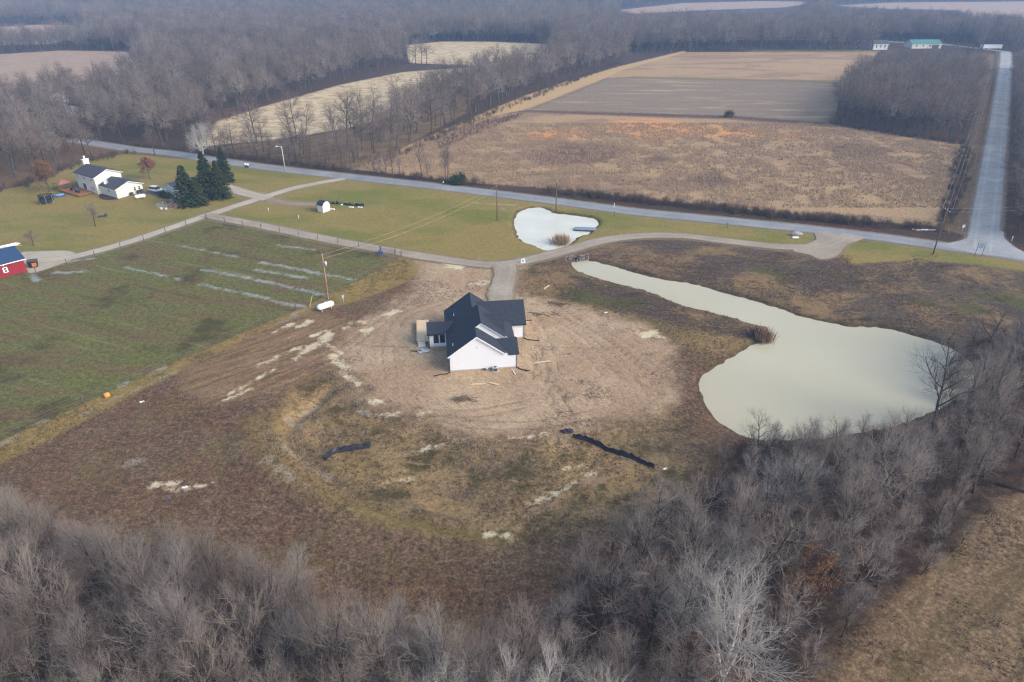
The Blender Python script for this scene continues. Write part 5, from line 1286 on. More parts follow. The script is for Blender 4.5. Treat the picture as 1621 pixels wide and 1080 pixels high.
# ------------------------------------------------------------------ farmhouse
FA = math.radians(-33.2)
fh = empty('farmhouse', (-131.0, 203.2, 0), FA, 'cream two-storey farmhouse with a grey roof and white chimney on the lawn', 'house')
w_ = MB(); w_.box(0, 10.5, 0, 8.0, 0, 5.15); w_.prism([(0, 5.15), (8.0, 5.15), (4.0, 6.75)], 'x', 0.02, 10.48)
w_.build('wall', M['cream_siding'], fh)
w_ = MB(); w_.box(10.5, 18.9, 1.0, 9.0, 0, 2.8); w_.prism([(1.0, 2.8), (9.0, 2.8), (5.0, 4.25)], 'x', 10.5, 18.88); w_.build('garage_wall', M['cream_siding'], fh)
def gable(mb, trim, u0, u1, v0, v1, ze, zr, oh=.45, th=.14):
    vm = (v0 + v1) / 2; k = (zr - ze) / (vm - v0)
    for a, b_, fn in [(v0 - oh, vm, lambda u, v: zr + k * (v - vm)), (vm, v1 + oh, lambda u, v: zr - k * (v - vm))]:
        mb.slab([(u0 - oh, a), (u1 + oh, a), (u1 + oh, b_), (u0 - oh, b_)], fn, th, th + .02)
        trim.slab([(u0 - oh - .03, a - .0), (u1 + oh + .03, a), (u1 + oh + .03, b_), (u0 - oh - .03, b_)], fn, .16, .0)
rf = MB(); tr_ = MB(); gable(rf, tr_, 0, 10.5, 0, 8, 5.15, 6.75); gable(rf, tr_, 10.7, 18.9, 1, 9, 2.8, 4.25)
frf = rf.build('roof', M['old_shingle'], fh); tr_.build('roof_trim', M['white_trim'], fh)
ch = MB(); ch.box(-.95, -.02, 3.3, 5.0, 0, 8.0); c_ = ch.build('chimney', M['cream_siding'], fh); ch = MB(); ch.box(-1.05, .08, 3.2, 5.1, 8.0, 8.18); ch.revolve([(.22, 8.18), (.22, 8.9), (.28, 8.95), (.28, 9.1)], 10, (-.5, 4.1, 0)); ch.build('chimney_cap', M['white_trim'], c_)
ds = MB(); ds.revolve([(.02, 0), (.35, .05), (.62, .16), (.78, .30), (.74, .30), (.5, .14), (.02, .06)], 16, (0, 0, 0)); d_ = ds.build('satellite_dish', M['tank_white'], fh, True); d_.location = (13.6, 1.7, 3.9); d_.rotation_euler = (math.radians(62), 0, math.radians(15))
ds = MB(); ds.tube([(0, .1, -.9), (0, 0, -.02)], .05, 6); ds.build('dish_mount', M['galv'], d_)
for u0, u1, v, z0, z1 in [(.7, 1.5, 0, 3.6, 4.7), (4.4, 5.4, 0, 3.6, 4.7), (8.2, 9.0, 0, 3.6, 4.7), (7.3, 8.1, 0, .9, 2.1), (8.4, 9.2, 0, .9, 2.1), (11.4, 12.0, 1.0, 1.2, 2.1), (14.5, 15.3, 1.0, 1.2, 2.2)]:
    window(fh, u0, u1, v, z0, z1, 1, 'white_trim')
for v0, v1, z0, z1 in [(6.2, 6.9, 1.0, 2.1), (7.6, 8.3, 1.0, 2.1)]: window(fh, v0, v1, 18.9, z0, z1, 0, 'white_trim', d=.04, axis='x')
sd = MB(); sd.box(3.0, 4.9, -.06, 0.01, .5, 2.6); sdo = sd.build('patio_door', M['white_trim'], fh); sd = MB(); sd.box(3.15, 3.9, -.075, -.055, .65, 2.45); sd.box(4.0, 4.75, -.075, -.055, .65, 2.45); sd.build('pane', M['glass'], sdo)
sd = MB(); sd.box(18.89, 18.97, 3.1, 4.1, .05, 2.15); sdo = sd.build('side_door', M['white_trim'], fh); sd = MB(); sd.revolve([(.04, 0), (.04, .07)], 8, (18.97, 3.95, 1.05), 'x'); sd.build('handle', M['black'], sdo)
# deck (fixed to the house) with railing
dk = MB(); dk.box(-2.5, 8.5, -4.6, -.02, .35, .5); dk_ = dk.build('deck', M['deck_wood'], fh)
rl = MB()
for k in range(0, 23): 
    x = -2.5 + .5 * k; rl.box(x - .035, x + .035, -4.6, -4.53, .5, 1.3)
for k in range(9):
    y = -4.6 + .5 * k; rl.box(-2.5, -2.43, y - .03, y + .03, .5, 1.3)
rl.box(-2.5, 8.5, -4.63, -4.5, 1.3, 1.37); rl.box(-2.53, -2.4, -4.6, -.4, 1.371, 1.43); rl.box(-2.5, 8.5, -4.6, -4.57, .05, .35); rl.build('railing', M['deck_wood'], dk_)
def fp(u, v, z=0.0): return (-131.0 + u * math.cos(FA) - v * math.sin(FA), 203.2 + u * math.sin(FA) + v * math.cos(FA), z)
gz_ = empty('gazebo', fp(-3.9, -2.6), FA, 'small gazebo with a faded red canopy beside the farmhouse deck', 'gazebo')
m_ = MB(); m_.add([(-1.9, -1.9, 2.2), (1.9, -1.9, 2.2), (1.9, 1.9, 2.2), (-1.9, 1.9, 2.2), (-.5, -.5, 2.85), (.5, -.5, 2.85), (.5, .5, 2.85), (-.5, .5, 2.85), (-1.9, -1.9, 2.0), (1.9, -1.9, 2.0), (1.9, 1.9, 2.0), (-1.9, 1.9, 2.0)],
    [(0,1,5,4),(1,2,6,5),(2,3,7,6),(3,0,4,7),(4,5,6,7),(0,8,9,1),(1,9,10,2),(2,10,11,3),(3,11,8,0),(11,10,9,8)]); m_.build('canopy', M['canopy_red'], gz_)
for x in (-1.8, 1.8):
    for y in (-1.8, 1.8): q = MB(); q.tube([(x, y, 0), (x, y, 2.1)], .05, 6); q.build('post', M['dark_grey'], gz_)
tp = empty('trampoline', at(75, 322), 0, 'round trampoline with dark green safety netting on the lawn', 'trampoline')
m_ = MB(); m_.revolve([(1.75, .78), (1.9, .80), (1.9, .9), (1.75, .92)], 20); m_.build('frame', M['dark_grey'], tp, True)
m_ = MB(); m_.revolve([(.02, .84), (1.74, .84), (1.74, .87), (.02, .87)], 20); m_.build('bed', M['black'], tp)
for k in range(6):
    a = k * math.pi / 3; q = MB(); q.tube([(1.85 * math.cos(a), 1.85 * math.sin(a), 0), (1.85 * math.cos(a), 1.85 * math.sin(a), 2.6)], .035, 5); q.build('pole', M['galv'], tp)
m_ = MB()
for k in range(64):
    a, a2 = k * math.pi / 32, (k + .72) * math.pi / 24
    m_.tube([(1.8 * math.cos(a), 1.8 * math.sin(a), .92), (1.8 * math.cos(a), 1.8 * math.sin(a), 2.5)], .055, 3)
for z in (1.1, 1.5, 1.9, 2.3, 2.5): m_.tube([(1.8 * math.cos(k * math.pi / 12), 1.8 * math.sin(k * math.pi / 12), z) for k in range(25)], .03, 3)
m_.build('netting', M['net_black'], tp)
pt = empty('paddling_pool', fp(2.0, -7.0), FA, 'round blue covered pool on the grass in front of the farmhouse deck', 'pool')
m_ = MB(); m_.revolve([(1.5, 0), (1.6, .2), (1.55, .45), (1.4, .5)], 18); m_.build('pool_wall', M['blue_plastic'], pt, True)
m_ = MB(); m_.revolve([(.02, .44), (1.4, .47), (1.4, .5), (.02, .52)], 18); m_.build('cover', M['sign_blue'], pt, True)
gr = empty('grill', fp(5.2, -3.2, .5), FA + .3, 'black covered grill on the farmhouse deck', 'grill')
m_ = MB(); m_.box(-.6, .6, -.3, .3, .1, .8); m_.build('cabinet', M['black'], gr, bevel=.03); m_ = MB(); m_.revolve([(.32, -.55), (.34, -.5), (.34, .5), (.32, .55)], 12, (0, 0, .85), 'x'); m_.build('lid', M['dark_grey'], gr, True)
for k, (u, v, mt_, lb) in enumerate([(.8, -2.2, 'dark_grey', 'dark patio chair on the deck nearest the gazebo'), (2.2, -3.4, 'black', 'black patio chair in the middle of the farmhouse deck'), (3.4, -1.6, 'blue_plastic', 'blue patio chair in front of the farmhouse patio door')]):
    e = empty('patio_chair', fp(u, v, .5), FA + k * .9, lb, 'chair')
    m_ = MB(); m_.box(-.35, .35, -.35, .35, .38, .48); m_.build('seat', M[mt_], e, bevel=.02); m_ = MB(); m_.box(-.35, .35, .28, .37, .481, 1.05); m_.build('backrest', M[mt_], e, bevel=.02)
    for x in (-.3, .3):
        for y in (-.3, .3): q = MB(); q.box(x - .03, x + .03, y - .03, y + .03, 0, .38); q.build('leg', M['dark_grey'], e)
for k, (u, v) in enumerate([(19.6, 4.9), (19.7, 7.0), (19.6, 8.1)]):
    e = empty('air_conditioner' if k == 0 else 'waste_bin', fp(u, v), FA, ['dark grey air conditioner beside the white door of the farmhouse garage', 'dark waste bin against the garage wall, left of the other bin', 'dark waste bin at the far end of the garage wall'][k], ['air conditioner', 'waste bin', 'waste bin'][k])
    m_ = MB()
    if k == 0: m_.box(-.42, .42, -.42, .42, .05, .95)
    else: m_.add([(-.3,-.32,0),(.3,-.32,0),(.3,.32,0),(-.3,.32,0),(-.38,-.4,1.0),(.38,-.4,1.0),(.38,.4,1.0),(-.38,.4,1.0)], [(3,2,1,0),(4,5,6,7),(0,1,5,4),(1,2,6,5),(2,3,7,6),(3,0,4,7)])
    m_.build('cabinet' if k == 0 else 'bin_body', M['dark_grey'], e, bevel=.03)
    m_ = MB()
    if k == 0: m_.revolve([(.3, .95), (.3, .99), (.1, 1.02)], 12); m_.build('fan_grille', M['black'], e)
    else: m_.box(-.40, .40, -.43, .43, 1.0, 1.09); m_.build('lid', M['black'], e, bevel=.02)
bed = smooth_poly(np.array([fp(10.6, .9)[:2], fp(13, -1.3)[:2], fp(16, -1.8)[:2], fp(18.5, -1.0)[:2], fp(19.6, .6)[:2], fp(18.9, .95)[:2]]), 4)
sheet('flower_bed', bed, .10, M['soil_dark'])
for k, (u, v) in enumerate([(12.0, -.1), (13.6, -.4), (15.0, -.7), (16.4, -.5), (17.6, -.2)]):
    tr, cr, tp_ = bare(600 + k, 1.0, .018, (5, 4, 3, 0), (20, 50), .25, stems=6, t_low=.2, l1=.4, tw=(.012, .01, .008, .006))
    V, F = join([tr, cr]); o = link('dead_shrub', np_mesh('dead_shrub', V, F, M['brush_twig'])); o.location = fp(u, v, .1)
    tag(o, 'dried shrub in the dark flower bed along the farmhouse garage', 'shrub', 'dried shrubs in the farmhouse bed')
# detached garage
ga_ = empty('detached_garage', fp(27.0, 10.5), FA + .05, 'pale grey detached garage half hidden behind the spruces', 'garage')
w_ = MB(); w_.box(0, 6.5, 0, 7.5, 0, 2.6); w_.prism([(0, 2.6), (6.5, 2.6), (3.25, 3.95)], 'y', .02, 7.48); w_.build('wall', M['ac_grey'], ga_)
rf = MB(); tr_ = MB()
for a, b_, fn in [(-.35, 3.25, lambda u, v: 3.95 + .415 * (u - 3.25)), (3.25, 6.85, lambda u, v: 3.95 - .415 * (u - 3.25))]:
    rf.slab([(a, -.4), (b_, -.4), (b_, 7.9), (a, 7.9)], fn, .13, .15); tr_.slab([(a, -.43), (b_, -.43), (b_, 7.93), (a, 7.93)], fn, .14, .0)
rf.build('roof', M['old_shingle'], ga_); tr_.build('roof_trim', M['white_trim'], ga_)
m_ = MB(); m_.box(.6, 1.5, -.05, .01, .05, 2.1); m_.build('door', M['white_trim'], ga_)
sheet('garage_drive', np.array([fp(19.2, 8.2)[:2], fp(19.6, 12.5)[:2], fp(26.8, 17.5)[:2], fp(27.0, 10.2)[:2], fp(24.5, 8.4)[:2]]), .055, M['dark_grey'])
for k, (u, v, sx) in enumerate([(28.2, 9.3, 1.3), (30.2, 9.4, 1.1)]):
    m_ = MB(); rr_ = random.Random(k)
    for j in range(9): m_.blob((rr_.uniform(-.8, .8) * sx, rr_.uniform(-.4, .4), rr_.uniform(.4, 1.0)), (.55, .5, .5), j + 9 * k, 8, 6, .3)
    n_ = 900; c = np.array([[rr_.gauss(0, .75) * sx, rr_.gauss(0, .45), abs(rr_.gauss(.75, .42))] for _ in range(n_)]); V, F = leaves(c, 1500, .13, k, .08)
    e = empty('evergreen_shrub', fp(u, v), FA, ['clipped dark green shrub at the left corner of the detached garage', 'dark green shrub between the detached garage and the front spruce'][k], 'shrub'); m_.build('core', M['needle'], e); link('leaves', np_mesh('leaves', V, F, M['needle']), e)
# chicken coop with run
cp = empty('chicken_coop', at(276, 327), math.radians(-20), 'weathered small coop with a low shingled roof beside the front spruce', 'coop')
m_ = MB(); m_.prism([(-1.3, 0), (1.3, 0), (1.3, 1.4), (0, 2.2), (-1.3, 1.4)], 'y', -1.2, 1.2); m_.build('wall', M['wood_pallet'], cp)
rf = MB(); rf.slab([(-1.6, -1.4), (0, -1.4), (0, 1.4), (-1.6, 1.4)], lambda u, v: 2.22 + .615 * u, .06, .06); rf.slab([(0, -1.4), (1.6, -1.4), (1.6, 1.4), (0, 1.4)], lambda u, v: 2.22 - .615 * u, .06, .06); rf.build('roof', M['old_shingle'], cp)
rn = empty('wire_run', at(262, 330), math.radians(-20), 'low grey wire run with scattered things beside the small coop', 'animal pen')
m_ = MB()
for x in (-1.8, -.6, .6, 1.8):
    for y in (-1.1, 1.1): m_.tube([(x, y, 0), (x, y, 1.35)], .045, 5)
for z in (.1, .7, 1.35):
    m_.tube([(-1.8, -1.1, z), (1.8, -1.1, z), (1.8, 1.1, z), (-1.8, 1.1, z), (-1.8, -1.1, z)], .03, 4)
m_.build('frame', M['galv'], rn)
m_ = MB()
for k in range(31):
    x = -1.8 + .12 * k
    for y in (-1.1, 1.1): m_.tube([(x, y, .1), (x, y, 1.35)], .010, 3)
m_.build('mesh', M['galv'], rn)
m_ = MB(); m_.revolve([(.3, 0), (.36, .3), (.34, .5)], 10, (-.8, -.3, 0)); m_.revolve([(.26, 0), (.3, .35), (.02, .5)], 10, (.5, -.4, 0)); o = m_.build('feeder_tub', M['tank_white']); o.location = at(261, 331); tag(o, 'pale feed tubs inside the low wire run', 'tub')
# vehicles
def car(name, x, y, rz, body, label, cat, suv=True, L=4.6):
    e = empty(name, (x, y, 0.02), rz, label, cat); W, hh = 1.85, (1.75 if suv else 1.45)
    b0 = .42; bw = .95 if suv else .85
    m_ = MB(); m_.prism([(-L/2, b0), (L/2, b0), (L/2, b0 + .42), (L/2 - .15, bw - .02), (L/2 - 1.15, bw + .05), (-L/2 + .05, bw + .05), (-L/2 - .0, b0 + .3)], 'y', -W/2, W/2); m_.build('body', M[body], e, bevel=.06)
    rear = -L/2 + .12 if suv else -L/2 + .95
    m_ = MB(); m_.add([(L/2 - 1.25, -W/2 + .06, bw + .05), (L/2 - 1.25, W/2 - .06, bw + .05), (rear, W/2 - .06, bw + .05), (rear, -W/2 + .06, bw + .05), (L/2 - 1.95, -W/2 + .22, hh - .06), (L/2 - 1.95, W/2 - .22, hh - .06), (rear + .3, W/2 - .22, hh - .06), (rear + .3, -W/2 + .22, hh - .06)], [(0,1,2,3),(7,6,5,4),(0,4,5,1),(1,5,6,2),(2,6,7,3),(3,7,4,0)]); m_.build('glasshouse', M['glass'], e)
    m_ = MB(); m_.box(rear + .25, L/2 - 1.9, -W/2 + .2, W/2 - .2, hh - .06, hh); m_.build('roof', M[body], e, bevel=.03)
    for sx in (-1, 1):
        for sy in (-1, 1):
            q = MB(); q.revolve([(.2, -.12), (.34, -.1), (.34, .1), (.2, .12)], 14, (sx * L * .3, sy * (W/2 - .08), .34), 'y'); wq = q.build('wheel', M['rubber'], e); q = MB(); q.revolve([(.02, -.13), (.19, -.125), (.19, .125), (.02, .13)], 12, (sx * L * .3, sy * (W/2 - .08), .34), 'y'); q.build('rim', M['galv'], wq)
        q = MB(); q.box(L/2 - .04, L/2 + .03, sx * .62 - .2, sx * .62 + .2, .68, .84); q.build('headlight', M['glass'], e)
        q = MB(); q.box(-L/2 - .03, -L/2 + .04, sx * .72 - .12, sx * .72 + .12, .72, .98); q.build('tail_light', M['red_lamp'], e)
q = fp(22.3, 11.0); car('parked_car', q[0], q[1], FA + .15, 'car_white', 'white sport utility car parked at the end of the farmhouse garage', 'car')
mbp = empty('mailbox_stand', at(391, 266), math.radians(-25), 'pair of white mailboxes on a dark stand where the lawn meets the county road', 'mailbox')
m_ = MB(); m_.box(-.85, .85, -.12, .12, .75, .95); m_.box(-.65, -.5, -.08, .08, -.2, .75); m_.box(.5, .65, -.08, .08, -.2, .75); m_.box(-.8, .8, -.06, .06, .2, .75); m_.build('stand', M['dark_grey'], mbp)
for x in (-.5, .5):
    m_ = MB(); m_.prism([(x - .25, .95), (x + .25, .95), (x + .25, 1.25), (x + .15, 1.42), (x - .15, 1.42), (x - .25, 1.25)], 'y', -.35, .35); m_.build('mailbox', M['tank_white'], mbp)
tb = at(164, 342); m_ = MB(); m_.tube([(-1.2, 0, .4), (1.2, 0, .45)], .12, 6); m_.tube([(-.9, 0, .4), (-.9, .3, 0)], .06, 5); m_.tube([(.9, 0, .4), (.9, -.3, 0)], .06, 5); m_.blob((1.0, .1, .7), (.5, .4, .4), 3, 8, 5, .2); m_.box(-1.3, -.2, -.4, .4, .0, .3)
o = m_.build('garden_cart', M['dark_grey']); o.location = at(163, 344); tag(o, 'low dark garden cart on the lawn beside the small bare tree', 'cart')
# ------------------------------------------------------------------ red barn
BA = math.atan2(-0.77, -0.64)
bn_ = empty('red_barn', (-108.0, 140.5, 0), BA, 'red metal barn with a blue roof at the left edge of the photo', 'barn')
# local x runs along the visible wall, local y to the camera side, body lies on negative y
w_ = MB(); w_.box(0, 13, -8.8, 0, 0, 3.0); w_.prism([(-8.8, 3.0), (0, 3.0), (-4.4, 4.7)], 'x', .02, 12.98); w_.build('wall', M['red_metal'], bn_)
rf = MB(); tr_ = MB(); k_ = 1.7 / 4.4
for a, b_, fn in [(-9.2, -4.4, lambda u, v: 4.7 + k_ * (v + 4.4)), (-4.4, .4, lambda u, v: 4.7 - k_ * (v + 4.4))]:
    rf.slab([(-.4, a), (13.4, a), (13.4, b_), (-.4, b_)], fn, .1, .13); tr_.slab([(-.44, a - .03), (13.44, a - .03), (13.44, b_ + .03), (-.44, b_ + .03)], fn, .15, .02)
rf.build('roof', M['blue_metal'], bn_); tr_.build('roof_trim', M['white_trim'], bn_)
wf = MB(); wf.box(3.35, 4.25, 0, .05, .85, 2.05); wo = wf.build('window', M['white_trim'], bn_); wf = MB(); wf.box(3.55, 4.05, .045, .06, 1.02, 1.38); wf.box(3.55, 4.05, .045, .06, 1.52, 1.88); wf.build('pane', M['glass'], wo)
wf = MB(); wf.revolve([(.02, 2.42), (.12, 2.46), (.09, 2.6), (.03, 2.65)], 8, (3.9, .16, 0)); wf.build('wall_lamp', M['tank_white'], bn_)
bt = empty('covered_boat', at(16, 392), 0.55, 'white boat or trailer partly hidden behind the red barn', 'boat')
m_ = MB(); m_.add([(-2.6, -.9, .7), (2.0, -.9, .7), (3.1, 0, .9), (2.0, .9, .7), (-2.6, .9, .7), (-2.4, -.6, .3), (1.7, -.5, .3), (2.5, 0, .45), (1.7, .5, .3), (-2.4, .6, .3), (-2.5, 0, 1.0), (1.8, 0, 1.35)], [(5,6,1,0),(6,7,2,1),(7,8,3,2),(8,9,4,3),(9,5,0,4),(9,8,7,6,5),(0,1,11,10),(1,2,11),(2,3,11),(3,4,10,11),(4,0,10)]); m_.build('hull', M['tank_white'], bt)
bt.scale = (.75, .75, .75)
m_ = MB(); m_.box(-2.4, 3.4, -.08, .08, .15, .3); m_.build('trailer_bar', M['galv'], bt)
for sy in (-1, 1): q = MB(); q.revolve([(.1, -.1), (.3, -.1), (.3, .1), (.1, .1)], 12, (-1.2, sy * .85, .3), 'y'); q.build('wheel', M['rubber'], bt)
du = empty('burn_barrel', at(54, 422.5), .4, 'black open bin with an orange side standing beside the red barn', 'bin')
m_ = MB(); m_.add([(-.75,-.65,0),(.75,-.65,0),(.75,.65,0),(-.75,.65,0),(-.95,-.8,1.5),(.95,-.8,1.5),(.95,.8,1.5),(-.95,.8,1.5)], [(3,2,1,0),(4,5,6,7),(0,1,5,4),(1,2,6,5),(2,3,7,6),(3,0,4,7)]); m_.build('bin_body', M['black'], du, bevel=.04)
m_ = MB(); m_.box(-1.0, 1.0, -.86, .86, 1.5, 1.6); m_.build('lid', M['dark_grey'], du, bevel=.03)
m_ = MB(); m_.add([(-.1,-.71,.3),(.74,-.71,.3),(.84,-.80,1.2),(-.1,-.80,1.2),(-.1,-.78,.3),(.74,-.78,.3),(.84,-.86,1.2),(-.1,-.86,1.2)], [(0,1,2,3),(7,6,5,4),(4,5,1,0),(5,6,2,1),(6,7,3,2),(7,4,0,3)]); m_.build('side_panel', M['orange'], du)
# ------------------------------------------------------------------ little shed and garden row
shd = empty('garden_shed', at(512, 338), math.radians(61), 'tiny cream shed with a dark roof on the lawn by the farm lane', 'shed')
# local x runs along the cream gable wall, local y toward the grey left wall
w_ = MB(); w_.box(0, 2.8, 0, 2.0, .12, 2.15); w_.prism([(0, 2.15), (2.8, 2.15), (2.3, 2.75), (1.4, 3.05), (.5, 2.75)], 'y', .02, 1.98); w_.build('wall', M['cream_siding'], shd)
rf = MB()
for x0, z0, x1, z1 in [(-.15, 2.06, .5, 2.78), (.5, 2.78, 1.4, 3.08), (1.4, 3.08, 2.3, 2.78), (2.3, 2.78, 2.95, 2.06)]:
    kk = (z1 - z0) / (x1 - x0); rf.slab([(x0, -.15), (x1, -.15), (x1, 2.15), (x0, 2.15)], lambda u, v, x0=x0, z0=z0, kk=kk: z0 + kk * (u - x0), .05, .07)
rf.build('roof', M['shingle'], shd)
m_ = MB(); m_.box(.1, 2.7, 1.98, 2.7, 0, .22); m_.build('ramp', M['dark_grey'], shd)
m_ = MB(); m_.box(.9, 1.9, -.05, .01, .15, 2.0); m_.build('door', M['white_trim'], shd)
q0, q1 = at(521, 322), at(573, 327)
rr_ = random.Random(31)
for k in range(9):
    f = k / 8; x, y = q0[0] + (q1[0] - q0[0]) * f, q0[1] + (q1[1] - q0[1]) * f
    mt_ = ['dark_grey', 'black', 'net_black'][k % 3]
    m_ = MB(); m_.blob((0, 0, .3), (rr_.uniform(.5, .9), .4, rr_.uniform(.3, .55)), k, 8, 5, .3); m_.tube([(-.4, 0, 0), (-.3, .1, rr_.uniform(.7, 1.3))], .04, 5); m_.box(-.7, .6, -.3, .1, 0, .18)
    o = m_.build('garden_pot', M[mt_]); o.location = (x, y, 0); o.rotation_euler[2] = rr_.uniform(-.4, .4)
    tag(o, 'dark pot and plant remains in the garden row right of the tiny shed', 'plant pot', 'pots in the garden row')
for k, (px, py, lb) in enumerate([(541, 325, 'white box in the middle of the garden row'), (556, 329, 'long white board at the right part of the garden row'), (570, 329, 'white bag at the right end of the garden row'), (526, 332, 'white post lying just right of the tiny shed')]):
    m_ = MB(); m_.box(-.7 if k != 0 else -.3, .7 if k != 0 else .3, -.2, .2, .0, .3); o = m_.build(['white_box', 'white_board', 'white_bag', 'white_post'][k], M['tank_white'], None, bevel=.05); o.location = at(px, py); o.rotation_euler[2] = -.25; tag(o, lb, ['box', 'board', 'bag', 'post'][k])
for k, (px, py, lb) in enumerate([(425, 334, 'short white marker post on the lawn left of the tiny shed, nearer the lane'), (473, 346, 'short white marker post on the lawn below the tiny shed')]):
    m_ = MB(); m_.revolve([(.06, 0), (.06, .7), (.10, .72), (.10, .85), (.02, .9)], 8); o = m_.build('marker_post', M['tank_white']); o.location = at(px, py); tag(o, lb, 'marker post')
# ------------------------------------------------------------------ small pond: dock, reeds
dk = empty('dock', at(938, 365, PZ), math.radians(-8), 'blue-grey floating dock on the right arm of the small pond', 'dock')
m_ = MB(); m_.box(-4.6, 1.0, -1.1, 1.1, .30, .42); m_.build('deck', M['dock_grey'], dk)
m_ = MB()
for x in (-4.3, -2.0, .6):
    m_.box(x - .4, x + .4, -.95, .95, -.2, .29)
m_.build('float', M['black'], dk)
m_ = MB(); m_.box(-4.62, 1.02, -1.14, -1.1, .12, .42); m_.box(-4.62, 1.02, 1.1, 1.14, .12, .42); m_.build('edge_board', M['dark_grey'], dk)
def reeds(name, px, py, z, n, rad, hgt, seed, mats, label):
    rr = np.random.RandomState(seed); c = rr.randn(n, 2) * rad * .45; e = empty(name, at(px, py, z), 0, label, 'reeds')
    a = rr.rand(n) * 6.28; h_ = hgt * rr.uniform(.5, 1.05, n); out = c * .35 + rr.randn(n, 2) * .22
    p0 = np.column_stack([c, np.full(n, -.2)]); p2 = np.column_stack([c + out, h_]); p1 = (p0 + p2) / 2 + np.column_stack([-out * .15, h_ * .12])
    u = np.column_stack([np.cos(a), np.sin(a), np.zeros(n)]) * .035
    V = np.stack([p0 - u, p0 + u, p1 + u * .8, p1 - u * .8, p2], 1).reshape(-1, 3); k = np.arange(n) * 5
    F4 = np.stack([k, k + 1, k + 2, k + 3], 1); F3 = np.stack([k + 3, k + 2, k + 4], 1)
    link('blades', np_mesh('blades', V, [F4, F3], M[mats]), e)
reeds('reed_clump', 889, 385, PZ, 900, 2.0, 2.3, 3, 'reed', 'round tan reed clump growing in the small pond')
reeds('reed_clump', 1206, 538, PZ, 900, 1.7, 2.4, 4, 'reed', 'tan reed clump on the point of land in the big pond')
reeds('reed_clump', 1197, 532, 0, 500, 1.2, 1.8, 5, 'weed', 'dark weedy clump behind the tan reeds on the point of the big pond')
m_ = MB(); m_.revolve([(.22, 0), (.25, .3), (.24, .6), (.1, .66)], 10); o = m_.build('blue_barrel', M['blue_plastic']); o.location = at(1186, 533); tag(o, 'little dark blue bucket on the bank by the big pond reeds', 'bucket')
cv = MB(); cv.revolve([(.32, -1.2), (.40, -1.2), (.40, 1.2), (.32, 1.2)], 14, (0, 0, .1), 'y'); o = cv.build('culvert_pipe', M['black'], None, True); o.location = at(914, 411, -.3); o.rotation_euler[2] = -.4; tag(o, 'black culvert pipe end above the narrow tip of the big pond', 'culvert')
rr_ = random.Random(55); m_ = MB()
for k in range(110):
    px, py = rr_.uniform(893, 932), rr_.uniform(398, 414)
    if py < 416 - .3 * (px - 893) * .3 - 12: continue
    q = at(px, py); s_ = rr_.uniform(.10, .22); m_.blob((q[0], q[1], .02), (s_, s_ * .8, s_ * .7), k, 6, 4, .25)
tag(m_.build('riprap', M['riprap']), 'grey riprap stones around the culvert at the tip of the big pond', 'stones', kind='stuff')
# sign by the fork, entrance rock, road signs
sg = empty('lawn_sign', at(828, 418), .2, 'small white and blue yard sign at the fork of the gravel drive', 'sign')
m_ = MB(); m_.prism([(-.55, .25), (.55, .25), (.4, 1.25), (-.4, 1.25)], 'y', -.03, .03); m_.build('board', M['tank_white'], sg); m_ = MB(); m_.box(-.25, .25, -.045, -.031, .45, 1.05); m_.build('emblem', M['sign_blue'], sg)
for x in (-.4, .4): q = MB(); q.tube([(x, 0, -.1), (x, 0, .3)], .03, 5); q.build('leg', M['dark_grey'], sg)
m_ = MB(); m_.blob((0, 0, .45), (1.5, .8, .65), 7, 12, 8, .12); o = m_.build('entrance_rock', M['rock']); o.location = at(1261, 373); tag(o, 'big brown boulder in the grass island at the drive entrance', 'boulder')
m_ = MB(); m_.box(-.8, .8, -.3, .3, 0, .35); o = m_.build('stone_slab', M['tank_white'], None, bevel=.08); o.location = at(1259, 377); tag(o, 'white flat stone in front of the entrance boulder', 'stone')
sn = empty('road_sign', at(1548, 406), -.15, 'sign on two thin posts beside the road junction', 'road sign')
for x in (-.75, .75): q = MB(); q.tube([(x, 0, -.2), (x, 0, 3.3)], .05, 6); q.build('post', M['dark_grey'], sn)
m_ = MB(); m_.box(-.45, .45, .06, .1, 2.0, 3.2); m_.build('panel', M['sign_blue'], sn)
sn = empty('stop_sign', at(1521, 372), 0.1, 'round pale sign back on a post left of the straight road mouth', 'road sign')
q = MB(); q.tube([(0, 0, -.2), (0, 0, 2.3)], .045, 6); q.build('post', M['galv'], sn); q = MB(); q.revolve([(.02, -.05), (.45, -.05), (.45, -.02), (.02, -.02)], 8, (0, 0, 2.3), 'y'); q.build('panel', M['galv'], sn)
for px, py, nm, lb, mt_ in [(1601, 382, 'marker_post', 'white marker post right of the road junction', 'tank_white'), (1590, 311, 'marker_post', 'pale blue marker post right of the straight road', 'sign_blue'), (972, 329, 'marker_post', 'white marker post on the verge of the county road right of the small pond', 'tank_white'), (972, 342, 'marker_post', 'dark marker post on the lawn right of the small pond', 'dark_grey'), (1151, 361, 'marker_post', 'dark marker post on the verge between the county road and the drive', 'dark_grey')]:
    m_ = MB(); m_.revolve([(.07, 0), (.07, 1.0), (.12, 1.02), (.12, 1.25), (.03, 1.3)], 8); o = m_.build(nm, M[mt_]); o.location = at(px, py); tag(o, lb, 'marker post')
mb_ = empty('mailbox', at(702, 294), .2, 'white mailbox on a post at the near edge of the county road', 'mailbox')
q = MB(); q.box(-.05, .05, -.05, .05, -.1, 1.0); q.build('post', M['fence_wood'], mb_); q = MB(); q.prism([(-.13, 1.0), (.13, 1.0), (.13, 1.22), (.08, 1.32), (-.08, 1.32), (-.13, 1.22)], 'y', -.28, .28); q.build('box', M['tank_white'], mb_)
